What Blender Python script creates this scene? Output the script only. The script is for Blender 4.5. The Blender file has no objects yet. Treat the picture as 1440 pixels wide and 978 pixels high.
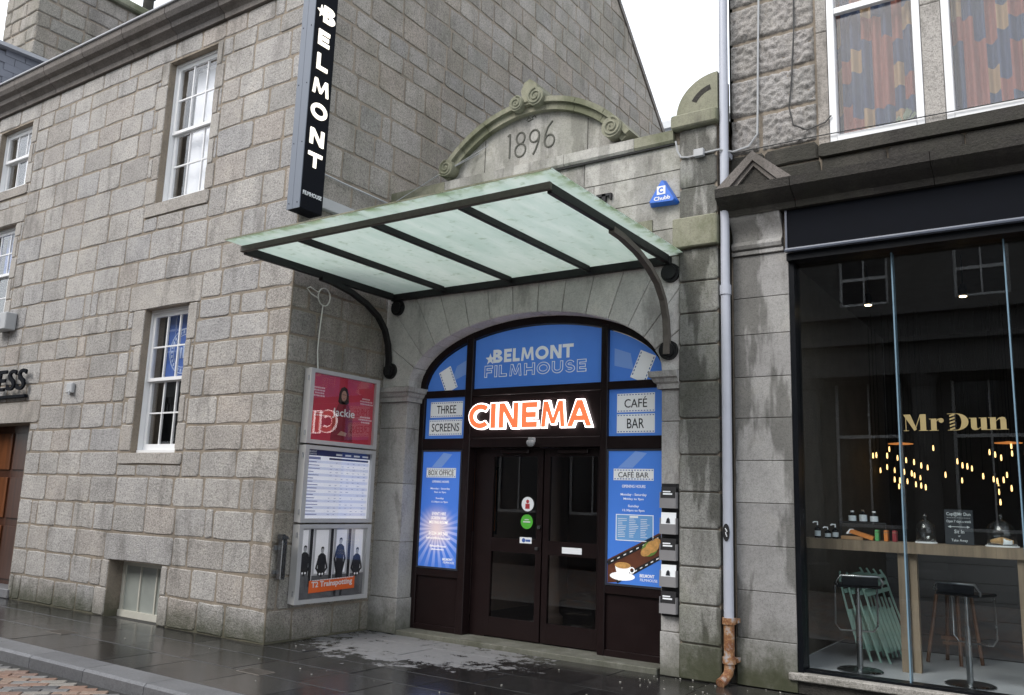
import bpy, bmesh, math, random
from mathutils import Vector, Matrix
R = math.radians
scene = bpy.context.scene
col = scene.collection
rng = random.Random(7)

# ---------------------------------------------------------------- camera, sky, sun, exposure
FOC, YAW, PIT, ROL, CAMH = 1205.0, R(34.4), R(10.15), R(1.97), 1.65
f0 = Vector((-math.sin(YAW), math.cos(YAW), 0)); r0 = Vector((math.cos(YAW), math.sin(YAW), 0)); u0 = Vector((0, 0, 1))
fwd = f0*math.cos(PIT) + u0*math.sin(PIT); upv = -f0*math.sin(PIT) + u0*math.cos(PIT)
rgt = r0*math.cos(ROL) + upv*math.sin(ROL); upc = -r0*math.sin(ROL) + upv*math.cos(ROL)
CAM = Vector((0, 0, CAMH))
cam = bpy.data.cameras.new('camera'); cam.sensor_width = 36; cam.lens = FOC/1440*36; cam.clip_end = 500
camo = bpy.data.objects.new('camera', cam); col.objects.link(camo)
camo.matrix_world = Matrix.Translation(CAM) @ Matrix((rgt, upc, -fwd)).transposed().to_4x4()
scene.camera = camo

world = bpy.data.worlds.new('World'); scene.world = world; world.use_nodes = True
wn = world.node_tree.nodes; wl = world.node_tree.links
SUN_EL, SUN_AZ = R(44), R(200)          # azimuth clockwise from +Y: sun stands behind the photographer, a little to the left
sky = wn.new('ShaderNodeTexSky'); sky.sky_type = 'NISHITA'; sky.sun_disc = False
sky.sun_elevation = SUN_EL; sky.sun_rotation = SUN_AZ; sky.air_density = 1.0; sky.dust_density = 3.0
bg = wn['Background']; wl.new(sky.outputs[0], bg.inputs[0]); bg.inputs[1].default_value = 0.05
cloud = wn.new('ShaderNodeBackground'); cloud.inputs[0].default_value = (0.94, 0.97, 1.0, 1); cloud.inputs[1].default_value = 1.0
add = wn.new('ShaderNodeAddShader'); wl.new(bg.outputs[0], add.inputs[0]); wl.new(cloud.outputs[0], add.inputs[1])
wl.new(add.outputs[0], wn['World Output'].inputs[0])
sun = bpy.data.lights.new('sun', 'SUN'); sun.energy = 1.3; sun.angle = R(25); sun.color = (1, 0.97, 0.93)
suno = bpy.data.objects.new('sun', sun); col.objects.link(suno)
sd = Vector((math.sin(SUN_AZ)*math.cos(SUN_EL), math.cos(SUN_AZ)*math.cos(SUN_EL), math.sin(SUN_EL)))
suno.rotation_euler = sd.to_track_quat('Z', 'Y').to_euler()
scene.view_settings.view_transform = 'Standard'; scene.view_settings.look = 'None'
scene.view_settings.exposure = 0.64; scene.view_settings.gamma = 1; scene.view_settings.use_curve_mapping = False

# ---------------------------------------------------------------- mesh and object helpers
I4 = Matrix.Identity(4)
GABLE = Matrix.Rotation(R(90), 4, 'Z')
TXT = Matrix.Rotation(R(90), 4, 'X')
def T(x, y, z): return Matrix.Translation((x, y, z))
Wm = {}
def put(name, me, mat, parent=None, M=I4):
    o = bpy.data.objects.new(name, me); col.objects.link(o)
    if mat is not None and not me.materials: me.materials.append(mat)
    if parent is not None:
        o.parent = parent; o.matrix_parent_inverse = Wm[parent.name].inverted()
    o.matrix_basis = M; Wm[o.name] = M.copy()
    return o
def tag(o, label, cat, group=None, kind=None):
    if label: o['label'] = label
    if cat: o['category'] = cat
    if group: o['group'] = group
    if kind: o['kind'] = kind
    return o
def thing(name, label, cat, loc=(0, 0, 0), rotz=0, group=None):
    o = bpy.data.objects.new(name, None); col.objects.link(o); o.empty_display_size = 0.1
    M = T(*loc) @ Matrix.Rotation(rotz, 4, 'Z'); o.matrix_basis = M; Wm[o.name] = M
    return tag(o, label, cat, group)
def copy_tree(o, M=None, parent=None):
    c = o.copy(); col.objects.link(c)
    if parent is not None: c.parent = parent
    if M is not None: c.matrix_basis = M
    for ch in o.children: copy_tree(ch, None, c)
    return c
class MB:
    def __init__(s): s.v = []; s.f = []; s.sv = []
    def add(s, vs, fs, sv=None):
        n = len(s.v); s.v += [tuple(v) for v in vs]; s.f += [tuple(i+n for i in f) for f in fs]
        s.sv += [0.0 if sv is None else sv]*len(vs); return s
    def box(s, x0, x1, y0, y1, z0, z1, c=0.0):
        if c <= 0:
            vs = [(x, y, z) for z in (z0, z1) for y in (y0, y1) for x in (x0, x1)]
            return s.add(vs, [(0, 2, 3, 1), (4, 5, 7, 6), (0, 1, 5, 4), (2, 6, 7, 3), (0, 4, 6, 2), (1, 3, 7, 5)])
        bm = bmesh.new(); bmesh.ops.create_cube(bm, size=1)
        for v in bm.verts: v.co = Vector(((x0+x1)/2+v.co.x*(x1-x0), (y0+y1)/2+v.co.y*(y1-y0), (z0+z1)/2+v.co.z*(z1-z0)))
        bmesh.ops.bevel(bm, geom=bm.edges[:], offset=c, segments=1, affect='EDGES')
        bm.verts.index_update(); s.add([v.co for v in bm.verts], [[v.index for v in f.verts] for f in bm.faces]); bm.free(); return s
    def prism(s, poly, axis, d0, d1):
        # poly of 2D points; axis 'y': (x,z) extruded in y; 'x': (y,z) in x; 'z': (x,y) in z
        def P(p, d): return {'y': (p[0], d, p[1]), 'x': (d, p[0], p[1]), 'z': (p[0], p[1], d)}[axis]
        n = len(poly); vs = [P(p, d0) for p in poly]+[P(p, d1) for p in poly]
        return s.add(vs, [tuple(range(n)), tuple(range(2*n-1, n-1, -1))]+[(i, (i+1) % n, n+(i+1) % n, n+i) for i in range(n)])
    def tube(s, pts, r, seg=8, cap=True, r1=None):
        pts = [Vector(p) for p in pts]; n = len(pts); vs = []; fs = []
        t0 = (pts[1]-pts[0]).normalized(); a = t0.orthogonal().normalized()
        for i, p in enumerate(pts):
            t = (pts[min(i+1, n-1)]-pts[max(i-1, 0)]).normalized()
            a = (a - t*a.dot(t)).normalized(); b = t.cross(a)
            rr = r if r1 is None else r+(r1-r)*i/(n-1)
            for k in range(seg):
                an = 2*math.pi*k/seg; vs.append(p+(a*math.cos(an)+b*math.sin(an))*rr)
        for i in range(n-1):
            for k in range(seg): fs.append((i*seg+k, i*seg+(k+1) % seg, (i+1)*seg+(k+1) % seg, (i+1)*seg+k))
        if cap: fs += [tuple(range(seg-1, -1, -1)), tuple((n-1)*seg+k for k in range(seg))]
        return s.add(vs, fs)
    def lathe(s, prof, cx=0, cy=0, seg=16):
        n = len(prof); vs = [(cx+r*math.cos(2*math.pi*k/seg), cy+r*math.sin(2*math.pi*k/seg), z) for r, z in prof for k in range(seg)]
        fs = [(i*seg+k, i*seg+(k+1) % seg, (i+1)*seg+(k+1) % seg, (i+1)*seg+k) for i in range(n-1) for k in range(seg)]
        fs += [tuple(range(seg-1, -1, -1)), tuple((n-1)*seg+k for k in range(seg))]
        return s.add(vs, fs)
    def disc_y(s, cx, cz, r, y0, y1, seg=20):
        return s.prism([(cx+r*math.cos(2*math.pi*k/seg), cz+r*math.sin(2*math.pi*k/seg)) for k in range(seg)], 'y', y0, y1)
    def mesh(s, name, smooth=False, fix=True, attr=False):
        me = bpy.data.meshes.new(name); me.from_pydata(s.v, [], s.f)
        if attr:
            a = me.attributes.new('sv', 'FLOAT', 'POINT'); a.data.foreach_set('value', s.sv)
        if fix:
            bm = bmesh.new(); bm.from_mesh(me); bmesh.ops.recalc_face_normals(bm, faces=bm.faces); bm.to_mesh(me); bm.free()
        if smooth is True: me.polygons.foreach_set('use_smooth', [True]*len(me.polygons))
        elif smooth:
            me.polygons.foreach_set('use_smooth', [True]*len(me.polygons)); me.set_sharp_from_angle(angle=smooth)
        me.update(); return me
    def build(s, name, mat, parent=None, M=I4, smooth=False, attr=False): return put(name, s.mesh(name, smooth, True, attr), mat, parent, M)
def box(name, mat, parent, x0, x1, y0, y1, z0, z1, c=0.0): return MB().box(x0, x1, y0, y1, z0, z1, c).build(name, mat, parent)

_tc = {}
def text_mesh(body, extrude=0.004, offset=0.0, shear=0.0, res=3):
    cu = bpy.data.curves.new('txt', 'FONT'); cu.body = body; cu.size = 1; cu.extrude = 0.5; cu.offset = offset; cu.shear = shear; cu.resolution_u = res
    ob = bpy.data.objects.new('txt', cu); me = bpy.data.meshes.new_from_object(ob); bpy.data.objects.remove(ob); bpy.data.curves.remove(cu)
    me.materials.clear()
    return me
def text(name, body, mat, parent, M, w, h, depth=0.004, offset=0.0, shear=0.0, res=3):
    """lettering fitted to a w by h rectangle whose lower-left corner sits at M, facing M's +Z"""
    me = text_mesh(body, 0.5, offset, shear, res); me.name = name
    xs = [v.co.x for v in me.vertices]; ys = [v.co.y for v in me.vertices]
    x0, x1, y0, y1 = min(xs), max(xs), min(ys), max(ys)
    if w is None: w = h*(x1-x0)/(y1-y0)
    for v in me.vertices: v.co = ((v.co.x-x0)/(x1-x0)*w, (v.co.y-y0)/(y1-y0)*h, (v.co.z+0.5)*depth)
    me.update(); return put(name, me, mat, parent, M)
def glyph_polys(ch, tx, tz):
    """heavy block capitals in the unit square, stroke width tx (uprights) and tz (bars)"""
    def bx(a, b, c, d): return [(a, c), (b, c), (b, d), (a, d)]
    def ring_(cx, cz, rx, rz, a0, a1, n=24):
        out = []
        for i in range(n):
            p, q = [R(a0+(a1-a0)*(i+k)/n) for k in (0, 1)]
            out.append([(cx+rx*math.cos(p), cz+rz*math.sin(p)), (cx+rx*math.cos(q), cz+rz*math.sin(q)), (cx+(rx-tx)*math.cos(q), cz+(rz-tz)*math.sin(q)), (cx+(rx-tx)*math.cos(p), cz+(rz-tz)*math.sin(p))])
        return out
    if ch == 'I': return [bx(0, 1, 0, 1)]
    if ch == 'E': return [bx(0, tx, 0, 1), bx(tx, 1, 0, tz), bx(tx, 0.92, 0.5-tz/2, 0.5+tz/2), bx(tx, 1, 1-tz, 1)]
    if ch == 'F': return [bx(0, tx, 0, 1), bx(tx, 0.9, 0.5-tz/2, 0.5+tz/2), bx(tx, 1, 1-tz, 1)]
    if ch == 'H': return [bx(0, tx, 0, 1), bx(1-tx, 1, 0, 1), bx(tx, 1-tx, 0.5-tz/2, 0.5+tz/2)]
    if ch == 'U': return [bx(0, tx, 0.4, 1), bx(1-tx, 1, 0.4, 1)]+ring_(0.5, 0.4, 0.5, 0.4, 180, 360, 16)
    if ch == 'S': return ring_(0.5, 0.5+0.25-tz/4, 0.46, 0.25+tz/4, 25, 270, 16)+ring_(0.5, 0.25+tz/4, 0.5, 0.25+tz/4, -155, 90, 16)
    if ch == 'L': return [bx(0, tx, 0, 1), bx(tx, 1, 0, tz)]
    if ch == 'T': return [bx(0, 1, 1-tz, 1), bx(0.5-tx/2, 0.5+tx/2, 0, 1-tz)]
    if ch == 'N': return [bx(0, tx, 0, 1), bx(1-tx, 1, 0, 1), [(0, 1), (tx*1.15, 1), (1, 0), (1-tx*1.15, 0)]]
    if ch == 'M': s = tx*0.8; return [[(0.06, 0), (0.06+s, 0), (0.14+s, 1), (0.14, 1)], [(0.94-s, 0), (0.94, 0), (0.86, 1), (0.86-s, 1)], [(0.14, 1), (0.14+s*1.1, 1), (0.5+s*0.45, 0.12), (0.5-s*0.45, 0.12)], [(0.86-s*1.1, 1), (0.86, 1), (0.5+s*0.45, 0.12), (0.5-s*0.45, 0.12)]]
    if ch == 'A': return [[(0, 0), (tx, 0), (0.5+tx*0.55, 1), (0.5-tx*0.55, 1)], [(1-tx, 0), (1, 0), (0.5+tx*0.55, 1), (0.5-tx*0.55, 1)], bx(0.25, 0.75, 0.22, 0.22+tz*0.9)]
    if ch == 'O': return ring_(0.5, 0.5, 0.5, 0.5, 0, 360, 32)
    if ch == 'C': return ring_(0.58, 0.5, 0.58, 0.5, 48, 312, 28)
    if ch == 'B': return [bx(0, tx, 0, 1), bx(tx, 0.5, 0, tz), bx(tx, 0.46, 1-tz, 1), bx(tx, 0.5, 0.53-tz/2, 0.53+tz/2)]+ring_(0.5, 0.275, 0.5, 0.275, -90, 90, 14)+ring_(0.46, 0.755, 0.46, 0.245, -90, 90, 14)
def block_letter(name, ch, mat, parent, M, w, h, depth, t=0.26, tz=None):
    """one heavy capital w by h standing on M, facing M's +Z"""
    asp = h/w; mb = MB(); tx = min(0.42, t*asp) if tz is None else t; tzz = t if tz is None else tz
    for k, pl in enumerate(glyph_polys(ch, tx, tzz)): mb.prism([(p[0]*w, p[1]*h) for p in pl], 'z', 0, depth+0.0003*(k % 3))
    return mb.build(name, mat, parent, M)
def street(x, y, z): return T(x, y, z) @ TXT            # lettering facing the street (-Y)
def side(x, y, z): return T(x, y, z) @ GABLE @ TXT      # lettering facing +X
def proj(P):
    q = Vector(P)-CAM; d = q.dot(fwd)
    if d <= 0.1: return None
    return (720+FOC*q.dot(rgt)/d, 489-FOC*q.dot(upc)/d, d)

# ---------------------------------------------------------------- materials
class NT:
    def __init__(s, name):
        s.m = bpy.data.materials.new(name); s.m.use_nodes = True; s.t = s.m.node_tree; s.b = s.t.nodes['Principled BSDF']; s.out = s.t.nodes['Material Output']
    def n(s, typ, ins=None, **pr):
        nd = s.t.nodes.new('ShaderNode'+typ)
        for k, v in pr.items(): setattr(nd, k, v)
        for k, v in (ins or {}).items(): s.set(nd.inputs[k], v)
        return nd
    def set(s, sock, v):
        if isinstance(v, bpy.types.NodeSocket): s.t.links.new(v, sock)
        elif isinstance(v, bpy.types.Node): s.t.links.new(v.outputs[0], sock)
        elif isinstance(v, (tuple, list)) and len(v) == 3 and sock.type == 'RGBA': sock.default_value = (*v, 1)
        else: sock.default_value = v
    def math(s, op, a, b=0.0, c=0.0, clamp=False):
        nd = s.n('Math', operation=op, use_clamp=clamp); s.set(nd.inputs[0], a); s.set(nd.inputs[1], b); s.set(nd.inputs[2], c); return nd.outputs[0]
    def mix(s, f, a, b, mode='MIX'):
        nd = s.n('Mix', data_type='RGBA', blend_type=mode); s.set(nd.inputs[0], f); s.set(nd.inputs[6], a); s.set(nd.inputs[7], b); return nd.outputs[2]
    def noise(s, scale, detail=3, rough=0.55, vec=None, w=None):
        nd = s.n('TexNoise'); nd.inputs['Scale'].default_value = scale; nd.inputs['Detail'].default_value = detail; nd.inputs['Roughness'].default_value = rough
        s.set(nd.inputs['Vector'], vec if vec is not None else s.pos()); return nd.outputs[0]
    def pos(s):
        if not hasattr(s, '_p'): s._p = s.n('NewGeometry').outputs['Position']
        return s._p
    def xyz(s):
        if not hasattr(s, '_x'): s._x = s.n('SeparateXYZ', {0: s.pos()}).outputs
        return s._x
    def obj(s): return s.n('TexCoord').outputs['Object']
    def stretch(s, sx, sy, sz): return s.n('Mapping', {0: s.pos(), 3: (sx, sy, sz)}).outputs[0]
    def ramp(s, f, stops, interp='LINEAR'):
        nd = s.n('ValToRGB'); cr = nd.color_ramp; cr.interpolation = interp
        while len(cr.elements) < len(stops): cr.elements.new(0.5)
        for e, (p, c) in zip(cr.elements, stops): e.position = p; e.color = (*c, 1) if len(c) == 3 else c
        s.set(nd.inputs[0], f); return nd.outputs[0]
    def step(s, f, a, b, lo=0.0, hi=1.0): return s.n('MapRange', {0: f, 1: a, 2: b, 3: lo, 4: hi}, interpolation_type='SMOOTHSTEP').outputs[0]
    def rand(s):
        o = s.n('ObjectInfo').outputs['Random']; a = s.n('Attribute', attribute_name='sv').outputs['Fac']
        return s.math('FRACT', s.math('ADD', o, a))
    def bump(s, h, strength=0.5, dist=0.01):
        nd = s.n('Bump'); nd.inputs['Strength'].default_value = strength; nd.inputs['Distance'].default_value = dist; s.set(nd.inputs['Height'], h)
        s.set(s.b.inputs['Normal'], nd.outputs[0]); return nd
    def base(s, c=None, rough=None, metal=None, spec=None):
        if c is not None: s.set(s.b.inputs['Base Color'], c)
        if rough is not None: s.set(s.b.inputs['Roughness'], rough)
        if metal is not None: s.b.inputs['Metallic'].default_value = metal
        if spec is not None: s.b.inputs['Specular IOR Level'].default_value = spec
        return s.m
def grey(v): return (v, v, v)
def plain(name, c, rough=0.6, metal=0.0, wear=0.12, scale=6.0, bumpy=0.0, spec=0.5):
    n = NT(name); f = n.noise(scale, 5, 0.6)
    n.base(n.mix(f, tuple(x*(1-wear) for x in c), tuple(min(1, x*(1+wear)) for x in c)), n.math('MULTIPLY_ADD', f, 0.25, rough-0.12, clamp=True), metal, spec)
    if bumpy: n.bump(n.noise(scale*12, 4), bumpy, 0.004)
    return n.m
def granite(name, ramp, rough=0.85, speck=0.4, bump=0.7, bscale=38, bdist=0.02, moss=0.0, mossz=0.6, stain=0.35, stains=1.3, wet=0.0, algae=0.0):
    n = NT(name); c = n.ramp(n.rand(), ramp)
    sp = n.noise(105, 2, 0.5); c = n.mix(1.0, c, n.ramp(sp, [(0.3, grey(1-speck)), (0.5, grey(1)), (0.72, grey(1+speck*0.35))]), 'MULTIPLY')
    sp2 = n.noise(36, 3, 0.6); c = n.mix(1.0, c, n.ramp(sp2, [(0.34, grey(1-speck*0.55)), (0.48, grey(1)), (0.7, grey(1+speck*0.2))]), 'MULTIPLY')
    bl = n.noise(3.1, 5, 0.65); c = n.mix(1.0, c, n.ramp(bl, [(0.25, grey(0.78)), (0.55, grey(1.0)), (0.8, (1.1, 1.08, 1.04))]), 'MULTIPLY')
    st = n.noise(stains, 6, 0.7, n.stretch(1.6, 1.6, 0.45)); sm = n.step(st, 0.52, 0.68)
    c = n.mix(n.math('MULTIPLY', sm, stain), c, (0.075, 0.068, 0.058))
    if algae:
        am = n.step(n.noise(1.7, 5, 0.65, n.stretch(1, 1, 0.6)), 0.42, 0.62); c = n.mix(n.math('MULTIPLY', am, algae), c, (0.085, 0.095, 0.05))
    if wet:
        wm = n.step(n.noise(1.1, 4, 0.6, n.stretch(2.2, 2.2, 0.5)), 0.47, 0.53); c = n.mix(n.math('MULTIPLY', wm, wet), c, n.mix(1.0, c, (0.34, 0.34, 0.32), 'MULTIPLY'))
    if moss:
        z = n.xyz()[2]; h = n.math('MULTIPLY_ADD', n.noise(4.5, 5, 0.65), 1.1, -0.55)
        mm = n.step(n.math('ADD', z, n.math('MULTIPLY', h, mossz)), mossz, 0.0); c = n.mix(n.math('MULTIPLY', mm, moss), c, n.mix(n.noise(9, 3), (0.03, 0.036, 0.016), (0.075, 0.075, 0.05)))
    n.base(c, rough, spec=0.35)
    hh = n.math('ADD', n.noise(bscale, 8, 0.62), n.math('MULTIPLY', n.noise(bscale*0.28, 4), 0.35)); n.bump(hh, bump, bdist)
    return n.m
def emit(name, c, strength, base=(0.8, 0.8, 0.8)):
    n = NT(name); n.base(base, 0.4); n.set(n.b.inputs['Emission Color'], c); n.b.inputs['Emission Strength'].default_value = strength; return n.m
def glass(name, tint=(1, 1, 1), ior=1.5, rough=0.0, dirt=0.0):
    n = NT(name); t = n.t; t.nodes.remove(n.b)
    tr = n.n('BsdfTransparent'); tr.inputs[0].default_value = (*tint, 1); gl = n.n('BsdfGlossy'); gl.inputs['Roughness'].default_value = rough; gl.inputs[0].default_value = (1, 1, 1, 1)
    fr = n.n('Fresnel'); ge = n.n('NewGeometry')   # thin pane: both faces reflect as seen from air
    n.set(fr.inputs[0], n.math('MULTIPLY_ADD', ge.outputs['Backfacing'], 1/ior-ior, ior))
    mx = n.n('MixShader'); n.set(mx.inputs[0], fr.outputs[0]); n.set(mx.inputs[1], tr.outputs[0]); n.set(mx.inputs[2], gl.outputs[0]); res = mx
    if dirt:
        df = n.n('BsdfDiffuse'); df.inputs[0].default_value = (0.6, 0.62, 0.62, 1); m2 = n.n('MixShader')
        n.set(m2.inputs[0], n.math('MULTIPLY', n.step(n.noise(2.2, 6, 0.7), 0.35, 0.8), dirt)); n.set(m2.inputs[1], mx.outputs[0]); n.set(m2.inputs[2], df.outputs[0]); res = m2
    t.links.new(res.outputs[0], n.out.inputs[0]); return n.m

GR = [(p_, tuple(x*k_ for x, k_ in zip(c_, (1.14, 1.118, 1.085)))) for p_, c_ in [(0.0, (0.295, 0.289, 0.282)), (0.15, (0.35, 0.342, 0.335)), (0.3, (0.31, 0.31, 0.317)), (0.45, (0.38, 0.371, 0.362)), (0.6, (0.335, 0.325, 0.315)), (0.72, (0.35, 0.325, 0.306)), (0.82, (0.285, 0.279, 0.274)), (0.91, (0.375, 0.37, 0.37)), (1.0, (0.30, 0.285, 0.27))]]
M_gran = granite('granite_street', GR, speck=0.55, bump=0.85, bscale=55, bdist=0.018, moss=0.9, mossz=0.42, stain=0.42)
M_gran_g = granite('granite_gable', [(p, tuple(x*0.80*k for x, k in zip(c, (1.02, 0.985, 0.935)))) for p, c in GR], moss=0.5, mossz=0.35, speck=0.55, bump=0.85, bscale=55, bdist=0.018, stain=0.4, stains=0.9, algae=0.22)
M_dress = granite('granite_dressed', [(0, (0.36, 0.338, 0.312)), (0.5, (0.39, 0.37, 0.345)), (1, (0.32, 0.295, 0.268))], speck=0.5, bump=0.5, moss=0.5, mossz=0.3, stain=0.5)
M_mort = granite('mortar', [(0, (0.25, 0.212, 0.168)), (1, (0.25, 0.212, 0.168))], speck=0.2, bump=0.5, bscale=60, bdist=0.01, moss=0.8, mossz=0.4, stain=0.5)
M_corn = granite('cornice_stone', [(0, (0.15, 0.135, 0.125)), (0.5, (0.20, 0.18, 0.165)), (1, (0.13, 0.12, 0.115))], bump=0.3, stain=0.5)
M_ash = granite('ashlar', [(0, (0.60, 0.585, 0.56)), (0.35, (0.65, 0.63, 0.605)), (0.7, (0.57, 0.555, 0.535)), (1, (0.62, 0.60, 0.575))], speck=0.22, bump=0.22, bscale=70, bdist=0.006, stain=0.45, stains=1.6, moss=0.6, mossz=0.4)
M_pier = granite('pier_stone', [(0, (0.38, 0.37, 0.355)), (0.5, (0.43, 0.42, 0.405)), (1, (0.35, 0.34, 0.325))], speck=0.25, bump=0.25, bscale=70, bdist=0.006, stain=0.6, stains=1.8, moss=0.8, mossz=0.5)
M_ashtop = granite('ashlar_weathered', [(0, (0.40, 0.39, 0.365)), (0.5, (0.45, 0.44, 0.41)), (1, (0.37, 0.36, 0.335))], speck=0.25, bump=0.25, bscale=60, bdist=0.008, stain=0.55, stains=1.4, algae=0.35, wet=0.4)
M_mossy = granite('mossy_stone', [(0, (0.22, 0.22, 0.16)), (0.5, (0.27, 0.265, 0.20)), (1, (0.20, 0.205, 0.15))], speck=0.2, bump=0.35, bscale=45, bdist=0.01, stain=0.5, algae=0.7)
M_pil = granite('pilaster_stone', [(0, (0.25, 0.25, 0.235)), (0.5, (0.31, 0.305, 0.285)), (1, (0.21, 0.21, 0.20))], speck=0.4, bump=0.4, bscale=60, bdist=0.01, stain=0.6, algae=0.35, wet=0.85, moss=1.0, mossz=0.75)
M_shopst = granite('shop_stone', [(0, (0.30, 0.295, 0.285)), (0.5, (0.34, 0.335, 0.325)), (1, (0.27, 0.265, 0.26))], speck=0.25, bump=0.25, bscale=80, bdist=0.006, stain=0.6, wet=0.75, moss=1.0, mossz=0.7)
M_rock = granite('rock_faced', [(0, (0.33, 0.315, 0.305)), (0.4, (0.37, 0.355, 0.345)), (0.75, (0.30, 0.285, 0.275)), (1, (0.35, 0.33, 0.315))], speck=0.45, bump=0.7, bscale=45, bdist=0.02, stain=0.4, stains=1.1, algae=0.12)
M_dark_st = granite('dark_wet_stone', [(0, (0.034, 0.031, 0.028)), (0.5, (0.046, 0.042, 0.037)), (1, (0.028, 0.026, 0.023))], speck=0.3, bump=0.7, bscale=40, bdist=0.02, stain=0.4, algae=0.08)
M_lead = plain('lead', (0.33, 0.34, 0.36), 0.5, 0.0, 0.2)
M_slate = plain('slate', (0.14, 0.15, 0.18), 0.45, 0, 0.25, 5)
M_white = plain('white_paint', (0.72, 0.73, 0.74), 0.4, 0, 0.05, 4)
M_cream = plain('cream_paint', (0.50, 0.49, 0.43), 0.5, 0, 0.18, 9)
M_iron = plain('painted_iron', (0.016, 0.016, 0.017), 0.5, 0, 0.4, 14, 0.2, spec=0.25)
M_ironr = plain('rusting_iron', (0.10, 0.088, 0.075), 0.7, 0, 0.5, 18, 0.5)
M_black = plain('black_gloss', (0.005, 0.006, 0.008), 0.35, 0, 0.3, spec=0.12)
M_blackm = plain('black_matt', (0.006, 0.007, 0.010), 0.7, 0, 0.3, spec=0.06)
M_trim = plain('blue_black_trim', (0.10, 0.115, 0.15), 0.35, 0, 0.2)
M_alu = plain('anodised_aluminium', (0.5, 0.5, 0.5), 0.42, 0.3, 0.1, 9)
M_steel = plain('brushed_steel', (0.30, 0.31, 0.32), 0.28, 1.0, 0.02, 3)
M_signgrey = plain('sign_edge_grey', (0.13, 0.15, 0.185), 0.4, 0.1, 0.08)
M_brown = plain('dark_brown_joinery', (0.012, 0.0065, 0.0066), 0.34, 0, 0.3, 5, spec=0.25)
M_pipe = plain('pipe_paint', (0.40, 0.42, 0.48), 0.4, 0, 0.12, 5)
M_cable = plain('cable_grey', (0.36, 0.37, 0.38), 0.5)
M_cabled = plain('cable_dark', (0.03, 0.03, 0.03), 0.6)
M_white_w = plain('white_wire', (0.62, 0.62, 0.58), 0.5)
M_glass = glass('window_glass')
M_shopglass = glass('shop_glass', (0.93, 0.95, 0.95), 1.5, 0.0, 0.0)
M_caseglass = glass('case_glass', (1, 1, 1), 1.45)
M_dark = plain('dark_interior', (0.02, 0.018, 0.017), 0.8)
def rust_mat():
    n = NT('rusted_pipe'); f = n.noise(11, 6, 0.7)
    n.base(n.ramp(f, [(0.35, (0.34, 0.33, 0.34)), (0.47, (0.30, 0.16, 0.07)), (0.58, (0.16, 0.055, 0.02)), (0.7, (0.35, 0.31, 0.27))]), 0.8); n.bump(f, 0.6, 0.01); return n.m
M_rust = rust_mat()
# ---------------------------------------------------------------- stone blocks
def clip(poly, a, b, c):
    """keep the part of a polygon where a*x+b*y <= c"""
    out = []
    for i in range(len(poly)):
        p, q = poly[i], poly[(i+1) % len(poly)]; dp = a*p[0]+b*p[1]-c; dq = a*q[0]+b*q[1]-c
        if dp <= 0: out.append(p)
        if (dp < 0 < dq) or (dq < 0 < dp):
            t = dp/(dp-dq); out.append((p[0]+(q[0]-p[0])*t, p[1]+(q[1]-p[1])*t))
    return out
def area(poly): return 0.5*sum(poly[i][0]*poly[(i+1) % len(poly)][1]-poly[(i+1) % len(poly)][0]*poly[i][1] for i in range(len(poly)))
def centroid(poly): return (sum(p[0] for p in poly)/len(poly), sum(p[1] for p in poly)/len(poly))
def block_geo(poly, proud, ch, jit, back, r, sub=0.22, bulge=0.0008):
    """one stone: outline (u,z) about the origin, front towards -y; returns verts, faces"""
    if area(poly) < 0: poly = poly[::-1]
    if jit and len(poly) == 4:          # worn corners
        q_ = []
        for i in range(4):
            p, a, b = poly[i], poly[i-1], poly[(i+1) % 4]
            for o_ in (a, b):
                L = math.hypot(o_[0]-p[0], o_[1]-p[1]); k = min(0.035, L*0.2)*r.uniform(0.3, 1); q_.append((p[0]+(o_[0]-p[0])/L*k, p[1]+(o_[1]-p[1])/L*k))
        poly = q_
    ring = []
    n = len(poly)
    for i in range(n):
        p, q = poly[i], poly[(i+1) % n]; L = math.hypot(q[0]-p[0], q[1]-p[1]); k = max(1, min(3, int(L/sub))) if jit else 1
        for j in range(k):
            t = j/k; ring.append((p[0]+(q[0]-p[0])*t+r.uniform(-jit, jit), p[1]+(q[1]-p[1])*t+r.uniform(-jit, jit)))
    c = centroid(ring); m = len(ring); ins = []
    for p in ring:
        d = (c[0]-p[0], c[1]-p[1]); L = math.hypot(*d) or 1; k = min(ch*1.35, L*0.5); ins.append((p[0]+d[0]/L*k, p[1]+d[1]/L*k))
    vs = [(p[0], back, p[1]) for p in ring]+[(p[0], -proud+ch*0.8, p[1]) for p in ring]
    vs += [(p[0], -proud+r.uniform(-1, 1)*bulge, p[1]) for p in ins]+[(c[0], -proud-r.uniform(0, 1)*bulge, c[1])]
    fs = []
    for i in range(m):
        j = (i+1) % m; fs += [(i, j, m+j, m+i), (m+i, m+j, 2*m+j, 2*m+i), (2*m+i, 2*m+j, 3*m)]
    return vs, fs
_bm = {}
def rect_block(w, h, proud, ch, jit, back, var):
    key = (round(w/0.05), round(h/0.04), proud, ch, jit, back, var)
    if key not in _bm:
        ww, hh = max(1, key[0])*0.05, max(1, key[1])*0.04
        vs, fs = block_geo([(-ww/2, -hh/2), (ww/2, -hh/2), (ww/2, hh/2), (-ww/2, hh/2)], proud, ch, jit, back, random.Random(str(key)))
        mb = MB().add(vs, fs); me = mb.mesh('stone'); me.polygons.foreach_set('use_smooth', [True]*len(me.polygons)); me.set_sharp_from_angle(angle=R(12)); _bm[key] = (me, ww, hh)
    return _bm[key]
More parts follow.
